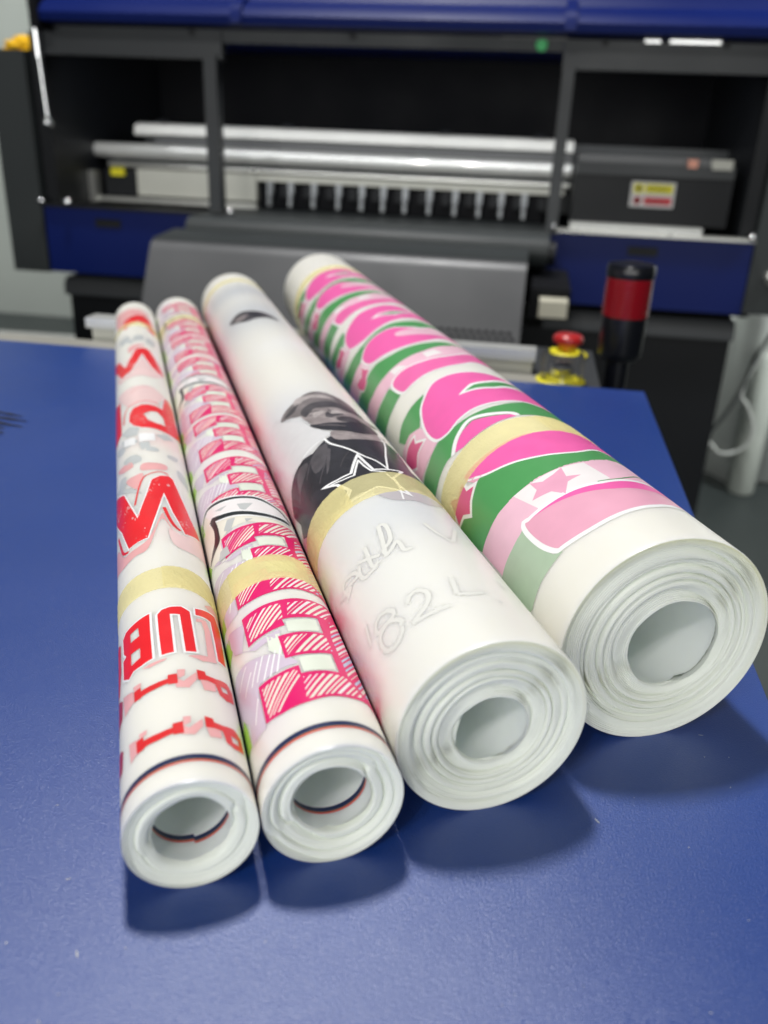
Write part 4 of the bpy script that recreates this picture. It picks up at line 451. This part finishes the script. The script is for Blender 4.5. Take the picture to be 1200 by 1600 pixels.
MO={'o': [(162.5,-20.3),(163.5,-17.7),(160.8,-12.2),(157.9,-6.6),(155.7,-1.0),(154.1,3.9),(151.0,8.8),(147.9,13.6),(142.3,17.5)],'i': [(151.9,-17.4),(147.1,-12.4),(143.6,-7.1),(140.7,-2.3),(138.3,2.8),(138.1,9.3),(139.9,15.7)],'l': [(162.5,-20.3),(158.8,-23.7),(150.4,-26.8),(129.6,-26.7)],'w': [(151.1,-18.1),(150.1,-16.1),(146.0,-15.0),(136.8,-14.8),(129.2,-16.1),(125.6,-24.7),(132.4,-18.6),(141.5,-17.0)],'fill': [(164.2,-20.3),(165.3,-17.3),(162.8,-11.9),(160.1,-6.3),(158.1,-0.6),(156.9,4.7),(154.9,10.3),(154.3,16.2),(146.1,20.8),(117.6,8.7),(129.1,4.4),(133.0,-3.4),(132.7,-11.4),(128.0,-15.4),(117.4,-15.4),(122.0,-23.5),(147.0,-33.4),(163.1,-27.1)],'g': [[(141.3,-10.1),(139.6,-6.9),(131.1,-10.1),(134.6,-12.6)],[(136.1,-3.6),(134.8,-0.7),(133.0,-3.4)],[(122.8,-16.3),(122.6,-12.9),(115.4,-12.5),(117.5,-18.4)],[(150.9,-4.8),(149.1,1.3),(143.1,-2.6),(145.7,-4.2)],[(156.1,-14.6),(153.2,-8.6),(152.0,-11.7)]]}
TEXT=[[(63.8,-34.6),(61.9,-28.0),(61.6,-25.8),(64.4,-26.4),(66.6,-29.3),(66.9,-32.5),(64.1,-34.0),(59.7,-32.4)],[(64.9,-23.9),(60.4,-25.0),(57.1,-23.8),(57.2,-19.7),(57.5,-18.2)],[(71.2,-19.2),(63.6,-19.8),(58.5,-19.9),(58.9,-17.3)],[(67.0,-24.0),(64.3,-20.3),(61.4,-16.2)],[(78.1,-11.7),(67.9,-13.1),(58.6,-14.7)],[(78.1,-11.7),(76.9,-9.7),(71.2,-9.8),(65.7,-11.2),(62.7,-14.4),(59.0,-13.9)],[(59.1,-14.5),(61.2,-11.9),(64.1,-9.4),(61.2,-8.8),(57.3,-8.8),(57.0,-6.2)],[(72.4,2.7),(65.5,4.5),(58.8,7.9)],[(58.8,7.9),(65.6,11.2),(71.1,13.8)],[(25.3,-21.5),(25.7,-20.3),(27.9,-21.2),(30.2,-23.6),(31.0,-26.5),(31.0,-28.4),(33.8,-29.0),(36.1,-26.9),(35.8,-24.0),(33.4,-21.5),(31.1,-21.7),(30.6,-24.6),(29.6,-28.2),(26.9,-29.6),(22.6,-28.9),(20.3,-26.0),(21.1,-22.9),(24.1,-20.9)],[(40.2,-31.8),(36.4,-32.6),(31.9,-33.4)],[(30.8,-16.7),(33.3,-15.2),(34.1,-12.5),(31.5,-10.3),(27.8,-10.8),(24.4,-13.6),(22.0,-18.1)],[(22.0,-18.1),(21.4,-13.6),(21.3,-9.7),(20.9,-6.7)],[(34.9,-1.5),(30.2,-2.2),(25.6,-3.0)],[(25.6,-3.0),(24.7,0.6),(25.5,5.3)],[(65.2,-38.0),(62.4,-33.8),(61.0,-30.3),(59.0,-34.5)],[(36.4,14.3),(35.0,15.4),(32.1,14.6)],[(21.1,7.7),(20.4,8.8)]]

# ------------------------------------------------------------------ film rolls
L = 600.0
class Roll: pass
def hexc(c): return lin(c)
def surf(R, s, a, h=0):          # s, a, h in mm: along the axis, arc from the top, height over the film
    th = a/R.r; rr = R.r+R.wob(s,th)+h
    return Vector((rr*math.sin(th), s, R.r+rr*math.cos(th)))*.001
def sstep(x,a,b): t = np.clip((x-a)/(b-a),0,1); return t*t*(3-2*t)
def make_roll(idx, loc, rz, r, hole, rh, nb, label, blobs, kinks, yel=0.0, gap=False):
    R = Roll(); R.r = r
    rnd = random.Random(idx*11+3); p = [rnd.uniform(0,6.28) for _ in range(6)]
    R.wob = lambda s,th: (.10*math.sin(s/60+2*th+p[0])+.06*math.sin(s/23-3*th+p[1])+.07*math.sin(s/110+th+p[2]))*(r/25)
    root = R.root = empty('film_roll', (loc[0],loc[1],0), label, 'film roll', rz, 'rolls of printed transfer film lying side by side on the lid')
    # outer sheet
    nt_, sv = 240, np.concatenate([[0,.35],np.arange(2,300,2.0),np.arange(300,599,4.0),[599.7,600]])
    V = []; Cc = []
    fb = np.array(lin((238,236,228))[:3])
    ths = np.linspace(0,2*math.pi,nt_,endpoint=False)
    for s in sv:
        lip = -.12 if s in (0,600) else 0
        for th in ths:
            t = th if th < math.pi else th-2*math.pi
            V.append(surf(R,s,t*r,lip))
    S_, T_ = np.meshgrid(sv, np.where(ths<math.pi,ths,ths-2*math.pi)*r, indexing='ij')
    C3 = np.tile(fb,(len(sv),nt_,1))
    for (bs,ba,ws,wa,c,k) in blobs:
        w = k*np.exp(-((S_-bs)/ws)**2-((T_-ba)/wa)**2); C3 = C3*(1-w[...,None])+np.array(lin(c)[:3])*w[...,None]
    F = []; n = nt_
    for i in range(len(sv)-1):
        for j in range(n): F.append((i*n+j, i*n+(j+1)%n, (i+1)*n+(j+1)%n, (i+1)*n+j))
    AV = [v[:] for v in V]; AF = list(F); AM = [0]*len(F); AC = [C3.reshape(-1,3)]
    # rolled windings at both ends
    for end in (0,1):
        nr = 260 if end == 0 else 60; na = 300 if end == 0 else 120
        u = np.linspace(1,0,nr); th = np.linspace(0,2*math.pi,na,endpoint=False)
        U, TH = np.meshgrid(u, th, indexing='ij')
        deg = np.degrees(TH)
        sh = np.zeros_like(TH)
        for kd, wdt, amt in kinks: sh = sh+amt*sstep((deg-kd+540)%360-180, -wdt, wdt)*(1) - 0
        # two kinks half a turn apart swap the phase of the telescoped bundles
        k0, k1 = kinks[0][0], kinks[1][0]
        inside = ((deg-k0)%360) < ((k1-k0)%360)
        d0 = np.abs((deg-k0+180)%360-180); d1 = np.abs((deg-k1+180)%360-180); dm = np.minimum(d0,d1)
        edgeblend = sstep(dm, 0, kinks[0][1])
        ph = np.where(inside, .5+.5*edgeblend, .5-.5*edgeblend)*kinks[0][2]
        UW = U+.045*np.sin(2*np.pi*U*1.3+p[0])+.02*np.sin(2*np.pi*U*3+p[1]); q = UW*nb + TH/(2*np.pi) + ph + .10*np.sin(TH*2+p[3]) + .05*np.sin(TH*5+p[4])
        rr0 = random.Random(idx+50)
        offs = np.array([rr0.uniform(-.5,.5) for _ in range(40)])
        qi = np.floor(q).astype(int)+3; qf = q-np.floor(q)
        amp = .85+.30*np.sin(UW*nb*2.1+p[0])+.12*np.sin(UW*nb*5.3+p[1])
        ridge = amp*(1-np.abs(2*qf-1)**3.2)              # rounded bundle, sharp valley
        cone = (1-U)*R_depth[idx]; flat_ = (1-.8*sstep(U,.78,.9)) if idx > 1 else 1.0
        y = cone + (.9+.5*(1-U))*(1-ridge)*R_amp[idx]*flat_ + .18*np.sin(UW*nb*3.3+p[2])*R_amp[idx]
        nl = (r-rh)/.52
        ql = U*nl + TH/(2*math.pi)
        fa = R_fine[idx]*(.75+.5*np.sin(U*23+TH*3+p[5]))*(.75+1.5*np.exp(-(dm/13)**2))
        deep = 1+2.2*(np.sin(ql.astype(int)*7.31+p[1])>.72)*(.5+.5*np.sin(TH*2+ql.astype(int)))
        y = y + fa*deep*(1-np.abs(np.sin(np.pi*ql))**.35)*1.6 + R_fine[idx]*.5*np.sin(ql.astype(int)*12.9898+1.3)*.5
        y = y - y[0:1,:]*0
        edge_fade = sstep(1-U, 0, .05); y = y*edge_fade + (1-edge_fade)*.0
        if gap and end == 0:
            cg = .62+.02*np.sin(TH*2); w = np.exp(-((deg-248)/17)**2)
            y = y + 7*w*np.exp(-((U-cg)/(.004+.020*w))**4)
        y = np.minimum(y, 12)
        rad = rh+(r-.12-rh)*U
        # out-of-round: windings sag a little towards the bottom
        cx = hole[0]*(1-U)**1.1; cz = hole[1]*(1-U)**1.1
        rad = rad*(1+R_oval[idx]*(1-U)*np.cos(2*(TH-.7)))
        wobs = np.array([R.wob(0 if end==0 else 600, t if t<math.pi else t-2*math.pi) for t in th])
        rad = rad + wobs[None,:]*U
        yy = y if end == 0 else 600-y
        X = rad*np.sin(TH)+cx; Zz = r+rad*np.cos(TH)+cz
        V = np.stack([X,yy,Zz],-1).reshape(-1,3)*.001
        # tube wall: continue from the innermost ring inwards
        F = []
        for i in range(nr-1):
            for j in range(na):
                f = (i*na+j, (i+1)*na+j, (i+1)*na+(j+1)%na, i*na+(j+1)%na)
                F.append(f if end == 0 else f[::-1])
        ec = np.array(lin((236,240,230))[:3]); yc = np.array(lin((222,222,186))[:3])
        lay = .5+.5*np.sin(ql.astype(int)*3.7+np.floor(q)*2.1)
        w = (np.exp(-((1-U)/.10)**2)*(.55+.45*lay)*yel)[...,None]*np.clip(.35+.65*np.cos(TH-.2),0,1)[...,None]
        c = ec*(1-w)+yc*w
        fd = (R_fine[idx]*1.2*lay*np.exp(-(dm/9)**2)*np.where(np.sin(U*31+1)>0,1,.3))[...,None]
        c = c*(1-.5*np.clip(fd,0,1))+np.array(lin((168,164,128))[:3])*.5*np.clip(fd,0,1)
        o_ = len(AV); AV += V.tolist(); AF += [tuple(i+o_ for i in f) for f in F]; AM += [1]*len(F); AC.append(c.reshape(-1,3))
        if end == 0: yin = float(y[-1].mean()); rin = rad[-1]; 
        R.inner = (rin, yin) if end == 0 else R.inner
        if end == 0: ring0 = V[-na:]; na0 = na
    # tube wall
    ys = [0,.8,2,4,7,10,14,20,30,50,90,150,250,400,590]
    V = []
    for k, yv in enumerate(ys):
        for j in range(na0):
            b = ring0[j]; cxr, czr = hole[0]*.001, (r+hole[1])*.001
            sh = 1+.25*min(yv,1.5)/rh*(1 if k else 0)
            V.append(((b[0]-cxr)*sh+cxr, b[1]+yv*.001 if yv < 580 else .597, (b[2]-czr)*sh+czr))
    F = []
    for i in range(len(ys)-1):
        for j in range(na0): F.append((i*na0+j,(i+1)*na0+j,(i+1)*na0+(j+1)%na0,i*na0+(j+1)%na0))
    o_ = len(AV); AV += V; AF += [tuple(i+o_ for i in f[::-1]) for f in F]; AM += [2]*len(F); AC.append(np.tile(np.array(lin((242,252,244))[:3]),(len(V),1)))
    me = bpy.data.meshes.new('wound_film'); me.from_pydata(AV,[],AF)
    me.polygons.foreach_set('material_index', AM)
    ca = me.color_attributes.new('ghost','FLOAT_COLOR','POINT'); cc = np.concatenate(AC)
    ca.data.foreach_set('color', np.concatenate([cc,np.ones((len(cc),1))],1).astype(np.float32).ravel())
    R.wall = finish('wound_film', me, [film,edge,core], root)
    return R
def band(R, name, s0, s1, m, h=.06, slant=0, label=None, wav=0, a0=-math.pi, a1=math.pi, parent=None, irregular=None):
    n = 180; V = []; F = []; ns = max(2,int(abs(s1-s0)/2)+2) if h < .1 else 26
    for i in range(n+1):
        th = a0+(a1-a0)*i/n
        for k in range(ns):
            rag = (.10*math.sin(th*41+s0)+.07*math.sin(th*97)) if h > .1 else 0
            s = s0+(s1-s0)*k/(ns-1)+slant*th+wav*math.sin(th*3+s0)+rag
            V.append(surf(R,s,th*R.r,(.02 if h > .1 and (k in (0,ns-1) or (i in (0,n) and a1-a0 < 6)) else h*(1+(.12*math.sin(th*23+s) if h > .1 else 0))))[:])
    for i in range(n):
        for k in range(ns-1):
            a = i*ns+k; F.append((a,a+ns,a+ns+1,a+1))
    me = bpy.data.meshes.new(name); me.from_pydata(V,[],F); return finish(name, me, m, parent or R.root, label=label)
def resample(pts, closed, step=1.2):
    out = []; N = len(pts)
    for i in range(N if closed else N-1):
        a = Vector(pts[i]); b = Vector(pts[(i+1)%N]); n = max(1,int((b-a).length/step))
        for k in range(n): out.append(a+(b-a)*k/n)
    if not closed: out.append(Vector(pts[-1]))
    return out
class Decal:
    def __init__(s, R, ds=0): s.R = R; s.bm = bmesh.new(); s.mats = []; s.ds = ds
    def mi(s, n):
        m = MATS['ink_'+n]
        if m not in s.mats: s.mats.append(m)
        return s.mats.index(m)
    def tris(s, P2, T, col, lev):
        sub = bmesh.new(); vs = [sub.verts.new((x,y,0)) for x,y in P2]
        for t in T:
            try: sub.faces.new([vs[i] for i in t])
            except ValueError: pass
        if not sub.faces: sub.free(); return
        st = s.R.r*math.radians(2.3); lo = min(p[1] for p in P2); hi = max(p[1] for p in P2); k = math.floor(lo/st)+1
        while k*st < hi:
            bmesh.ops.bisect_plane(sub, geom=sub.verts[:]+sub.edges[:]+sub.faces[:], plane_co=(0,k*st,0), plane_no=(0,1,0)); k += 1
        lo = min(p[0] for p in P2); hi = max(p[0] for p in P2); k = math.floor(lo/6)+1
        while k*6 < hi:
            bmesh.ops.bisect_plane(sub, geom=sub.verts[:]+sub.edges[:]+sub.faces[:], plane_co=(k*6,0,0), plane_no=(1,0,0)); k += 1
        mi = s.mi(col); h = .035+.022*lev; mp = {}
        for f in sub.faces:
            if f.calc_area() < 1e-5: continue
            f.normal_update(); vl = list(f.verts)
            if f.normal.z > 0: vl.reverse()
            nv = []
            for v in vl:
                if v.index < 0 or v not in mp: mp[v] = s.bm.verts.new(surf(s.R, v.co.x+s.ds, v.co.y, h))
                nv.append(mp[v])
            try: s.bm.faces.new(nv).material_index = mi
            except ValueError: pass
        sub.free()
    def poly(s, col, lev, sm, pts, holes=()):
        rings = [[Vector((p[0],p[1],0)) for p in (cr_curve([(a,b,0) for a,b in pts],True,5) if sm else [(a,b,0) for a,b in pts])]]
        for h in holes: rings.append([Vector((a,b,0)) for a,b in h])
        T = tessellate_polygon(rings); flat = [ (v.x,v.y) for r in rings for v in r ]
        s.tris(flat, T, col, lev)
    def stroke(s, col, lev, sm, w, pts, closed):
        if sm: pts = [(v.x,v.y) for v in cr_curve([(a,b,0) for a,b in pts], bool(closed), 5)]
        P = resample(pts, closed); N = len(P); Lf = []; Rt = []
        for i in range(N):
            a = P[i-1] if (i or closed) else P[i]; b = P[(i+1)%N] if (i < N-1 or closed) else P[i]
            d1 = (P[i]-a); d2 = (b-P[i])
            d1 = d1.normalized() if d1.length > 1e-6 else d2.normalized(); d2 = d2.normalized() if d2.length > 1e-6 else d1
            t = (d1+d2); t = t.normalized() if t.length > .2 else d1
            c = max(.45, t.dot(d1)); n = Vector((-t.y,t.x))*(w/2/c)
            Lf.append(P[i]+n); Rt.append(P[i]-n)
        for i in range(N if closed else N-1):
            j = (i+1)%N; q = [Lf[i],Rt[i],Rt[j],Lf[j]]
            s.tris([(v.x,v.y) for v in q], [(0,1,2),(0,2,3)], col, lev)
    def build(s, name, label=None, parent=None):
        me = bpy.data.meshes.new(name); s.bm.to_mesh(me); s.bm.free()
        return finish(name, me, s.mats, parent or s.R.root, label=label)
def draw(D, layers):
    wide = 1.45 if D.R is RL[3] else 1.0
    for l in layers:
        if l[0] == 'S' and l[1] == 'white' and wide > 1: l = l[:4]+(l[4]*wide,)+l[5:]
        if l[0] == 'P': D.poly(l[1], l[2], l[3], l[4], l[5])
        else: D.stroke(l[1], l[2], l[3], l[4], l[5], l[6])

G = (205,206,206)
R_depth = [2.0,2.4,4.0,5.0]; R_amp = [.9,1.2,1.3,1.7]; R_fine = [.06,.06,.45,.5]; R_oval = [.02,-.03,.015,.02]
RL = []
RL.append(make_roll(0,(-.06508,.1453),.449845,16.15,(.1,-.5),9.5,2.0,'slim milky film roll printed with red letters, leftmost of the four',
  [(170,-5,16,14,(206,208,208),.55),(245,8,12,16,(244,206,204),.6),(530,0,14,20,(214,214,214),.6),(140,10,10,20,(244,214,212),.4),(395,0,14,20,(244,210,208),.6)], [(62,9,.5),(255,9,.5)]))
RL.append(make_roll(1,(-.03387,.16014),.447986,18.0,(.1,.1),9.8,3.0,'slim film roll covered with hatched magenta letters and a black outlined motif',
  [(s,-14,22,7,(222,208,224),.5) for s in range(30,600,55)], [(52,9,.5),(250,9,.5)]))
RL.append(make_roll(2,(.00305,.18689),.44187,27.2,(1.7,-3.9),10.5,6.0,'thick film roll with a grey portrait print and faint embossed writing',
  [(86,5,24,40,(218,221,224),.95),(150,-30,50,14,(222,218,222),.8),(215,-22,34,26,(222,223,226),.9),(430,0,55,60,(200,203,207),.9),(520,0,30,60,(200,203,207),.9),(330,10,22,30,(238,238,238),.6),(40,-20,40,30,(236,237,234),.6)], [(47,16,.22),(246,16,.22)], yel=.7))
RL.append(make_roll(3,(.05133,.22953),.407736,34.4,(7.0,-5.0),15.0,7.0,'thickest film roll with pink and green star print, rightmost of the four',
  [], [(50,16,.25),(243,14,.25)], yel=1, gap=True))
# tapes
band(RL[0],'masking_tape',94,109,tape,.16,-.6,wav=.25); band(RL[0],'masking_tape',505,518,tape,.16,wav=.3)
band(RL[1],'masking_tape',86.5,103.5,tape,.16,.5,wav=.5); band(RL[1],'masking_tape',508,524,tape,.16,wav=.3)
band(RL[2],'masking_tape',100,119.5,tape,.19,1.2,wav=.3); band(RL[2],'masking_tape',560,571,tape,.16,wav=.3)
band(RL[3],'masking_tape',95.5,114.5,tape,.22,-.5,wav=.2); band(RL[3],'masking_tape',512,530,tape,.16,wav=.3)
for i_, s0_, s1_, a_, b_ in ((0,94.6,109.5,-.05,2.4),(1,87.2,104.1,-.9,.75),(2,100.7,120,-2.6,-.55),(3,96,115,.05,2.2)): band(RL[i_],'tape_overlap',s0_,s1_,tape,.30,((-.6,.5,1.2,-.5)[i_]),a0=a_,a1=b_,wav=.3)
# registration stripes on the two slim rolls, outside and inside
for i, s0 in ((0,8.6),(1,8.7)):
    R = RL[i]
    band(R,'navy_stripe',s0-.5,s0+1.25,MATS['ink_navy'],.05,.25); band(R,'orange_stripe',s0-.78,s0-.52,MATS['ink_orange'],.05,.25); band(R,'red_stripe',s0-1.3,s0-.8,MATS['ink_rred'],.05,.25)
    rin, yin = R.inner; n = len(rin)
    hx, hz = ((.1,-.5),(.1,.1))[i]
    for nm, a, b, m in (('navy_stripe',9.0,10.6,'ink_navy'),('orange_stripe',8.75,8.98,'ink_orange'),('red_stripe',8.25,8.73,'ink_rred'),('white_edge',10.62,11.0,'ink_white')):
        V = []; F = []
        for j in range(n+1):
            th = 2*math.pi*j/n; rr = rin[j%n]*(1+.25*1.5/R.r*0)+.25*1.5*rin[j%n]/([9.5,9.8][i])-.08
            jog = .9 if (i == 0 and 176 < math.degrees(th) < 360) else 0
            for s in (a,b): V.append((((rr)*math.sin(th)+hx)*.001,(s+jog)*.001,(R.r+rr*math.cos(th)+hz)*.001))
        for j in range(n): F.append((2*j,2*j+1,2*j+3,2*j+2))
        me = bpy.data.meshes.new(nm); me.from_pydata(V,[],F); finish(nm, me, MATS[m], R.wall)
# prints
def inside(p, P):
    c = False; j = len(P)-1
    for i in range(len(P)):
        if (P[i][1] > p[1]) != (P[j][1] > p[1]) and p[0] < (P[j][0]-P[i][0])*(p[1]-P[i][1])/(P[j][1]-P[i][1])+P[i][0]: c = not c
        j = i
    return c
sr = random.Random(21)
PRINTS = [q for pr_ in PRINTS for q in ([(pr_[0],pr_[1],pr_[2],[l]) for l in pr_[3]] if pr_[0] == 0 and pr_[1] == 'ghost_print' else [pr_])]
for ri, name, key, layers in PRINTS:
    D = Decal(RL[ri])
    worn = 'distressed' in key or 'smaller red letter w' in key
    if worn: layers = [l for l in layers if not (l[0] == 'P' and l[1] == 'pinkghost' and l[2] == 3)]
    draw(D, layers)
    if worn:
        big = [l for l in layers if l[0] == 'P' and l[1] == 'red'][0][4]
        s0, s1 = min(p[0] for p in big), max(p[0] for p in big); a0, a1 = max(-22,min(p[1] for p in big)), min(22,max(p[1] for p in big))
        cl = [(sr.uniform(s0,s1), sr.uniform(a0,a1)) for _ in range(9)]
        for k in range(230):
            c = sr.choice(cl); p = (sr.gauss(c[0],2.6), sr.gauss(c[1],1.7)) if k % 4 else (sr.uniform(s0,s1), sr.uniform(a0,a1))
            if inside(p, big):
                q = abs(sr.gauss(0,.28))+.10; e_ = sr.uniform(1,2.6); n_ = sr.choice((3,4,5))
                D.poly('pinkghost',3,0,[(p[0]+q*e_*math.cos(6.28*i/n_)*sr.uniform(.5,1.2), p[1]+q*math.sin(6.28*i/n_)*sr.uniform(.5,1.2)) for i in range(n_)])
    D.build(name, key)
for name, key, layers in UNIT:           # the star pattern repeats along the roll
    D = Decal(RL[3], 160); 
    lay = []
    for l in layers:
        pts = l[4] if l[0] == 'P' else l[5]
        if min(p[0] for p in pts)+160 < 508:
            pts = [(min(p[0],511-160),p[1]) for p in pts]
            lay.append((l[0],l[1],l[2],l[3],pts,l[5]) if l[0]=='P' else (l[0],l[1],l[2],l[3],l[4],pts,l[6]))
    if lay: draw(D, lay); D.build(name, key+', far repeat')
D = Decal(RL[3]); D.poly('hot',3,0,[(529,-45),(545,-45),(545,0),(545,60),(529,60),(529,0)]); D.build('printed_shape','pink band beyond the far tape') if False else D.bm.free()
# hatched letters of the second roll
def clip(poly, cv):
    area = sum(cv[i][0]*cv[(i+1)%len(cv)][1]-cv[(i+1)%len(cv)][0]*cv[i][1] for i in range(len(cv)))
    if area < 0: cv = cv[::-1]
    out = poly
    for i in range(len(cv)):
        a, b = cv[i], cv[(i+1)%len(cv)]; inp, out = out, []
        side_ = lambda p: (b[0]-a[0])*(p[1]-a[1])-(b[1]-a[1])*(p[0]-a[0])
        for j in range(len(inp)):
            p, q = inp[j], inp[(j+1)%len(inp)]; sp, sq = side_(p), side_(q)
            if sp >= 0: out.append(p)
            if (sp >= 0) != (sq >= 0): t = sp/(sp-sq); out.append((p[0]+(q[0]-p[0])*t, p[1]+(q[1]-p[1])*t))
        if len(out) < 3: return []
    return out
def hull(pts):
    pts = sorted(set(pts)); lo = []; up = []
    cr = lambda o,a,b: (a[0]-o[0])*(b[1]-o[1])-(a[1]-o[1])*(b[0]-o[0])
    for p in pts:
        while len(lo) > 1 and cr(lo[-2],lo[-1],p) <= 0: lo.pop()
        lo.append(p)
    for p in reversed(pts):
        while len(up) > 1 and cr(up[-2],up[-1],p) <= 0: up.pop()
        up.append(p)
    return lo[:-1]+up[:-1]
hr = random.Random(5)
def letter(R, ds, smin=None):
    D = Decal(R, ds); D.poly('pink',2,0,E1)
    for k, pc in HP.items():
        pc = hull([tuple(q) for q in pc]); cx = sum(q[0] for q in pc)/len(pc); cy = sum(q[1] for q in pc)/len(pc)
        pc = [(cx+(x-cx)*.97, cy+(y-cy)*.98) for x,y in pc]
        dd = Vector((10.3,7.7)).normalized(); nn = Vector((-dd.y,dd.x)); c0 = Vector((cx,cy)); t = -40
        while t < 40:
            w = hr.uniform(.5,1.15); a = c0+nn*t; lean = hr.uniform(-.7,.5)
            h0 = hr.uniform(.6,1)
            q = [a-dd*40, a+dd*40, a+dd*40+nn*w*h0, a-dd*40+nn*w*1.0]
            if hr.random() < .2: q = [a-dd*40+nn*lean, a+dd*40, a+dd*40+nn*w*h0]
            cp = clip([(v.x,v.y) for v in q], pc)
            if len(cp) >= 3:
                y0 = sum(p_[1] for p_ in cp)/len(cp)
                col = hr.choice(['cream','cream','cream','ghostwhite','pblue' if y0 > 9 else 'cream','lav' if y0 < -4 else 'pblue' if y0 > 12 else 'cream'])
                D.poly(col,3,0,cp)
            t += w+hr.uniform(.5,.85)
    return D.build('printed_letter','hatched magenta letter E printed in mirror image')
for i, ds in enumerate((0,58.5,130.5,192,249,315,376,434,502)): letter(RL[1], ds)
lavl = [l for n_,k_,ls in [(a[1],a[2],a[3]) for a in PRINTS if a[0]==1] for l in ls]
for ds in (58.5,130.5,192,249,315,376,434,502):
    D = Decal(RL[1], ds); draw(D, lavl); D.build('ghost_print','lavender and lime shadow print')
for ds in (0,187,374):
    D = Decal(RL[1], ds)
    D.poly('ghostwhite',4,0,MO['fill']) if False else None
    D.poly('cream',1,0,MO['fill']); D.poly('ghostwhite',4,0,MO['o']+MO['i'][::-1])
    for g in MO['g']: D.poly('grey2',4.8,0,g)
    D.stroke('white',5,1,4.4,MO['o'],0); D.stroke('white',5,1,5.0,MO['i'],0)
    D.stroke('ink',6.2,1,2.0,MO['o'],0); D.stroke('ink',6.2,1,2.8,MO['i'],0); D.stroke('ink',6.2,1,1.1,MO['l'],0); D.poly('ink',6.2,1,MO['w'])
    D.build('printed_motif','black outlined curved motif on white')
# embossed writing on the thick white roll
bm = bmesh.new(); R = RL[2]
for t in TEXT:
    pts = cr_curve([(a,b,0) for a,b in t], False, 6); prev = None
    for i, q in enumerate(pts):
        a = pts[max(i-1,0)]; b = pts[min(i+1,len(pts)-1)]; d = (b-a).normalized(); n = Vector((-d.y,d.x,0))
        ring = []
        for k in range(7):
            an = math.pi*k/6; w = .85; off = q+n*(w*math.cos(an)); ring.append(bm.verts.new(surf(R,off.x,off.y,-.012+.032*math.sin(an))))
        if prev:
            for k in range(6): bm.faces.new((prev[k],prev[k+1],ring[k+1],ring[k]))
        prev = ring
me = bpy.data.meshes.new('embossed_writing'); bmesh.ops.recalc_face_normals(bm, faces=bm.faces[:]); bm.to_mesh(me); bm.free()
emb = mat('embossed_film', (229,229,223), .45, spec=.3); finish('embossed_writing', me, emb, R.root, label='faint raised script and numerals under the film')
# loose outer flap on the right of the third roll, small tab at its far end
V = []; F = []
for i in range(13):
    th = math.radians(84+i*1.6)
    for s in (0.2,300,599): V.append(surf(RL[2],s,th*27.2,.02+.0*i+(.7*(1-i/12.0)**2))[:])
for i in range(12):
    for k in range(2): a = i*3+k; F.append((a,a+3,a+4,a+1))
me = bpy.data.meshes.new('sheet_flap'); me.from_pydata(V,[],F); me.update(); finish('sheet_flap', me, core, RL[2].root)
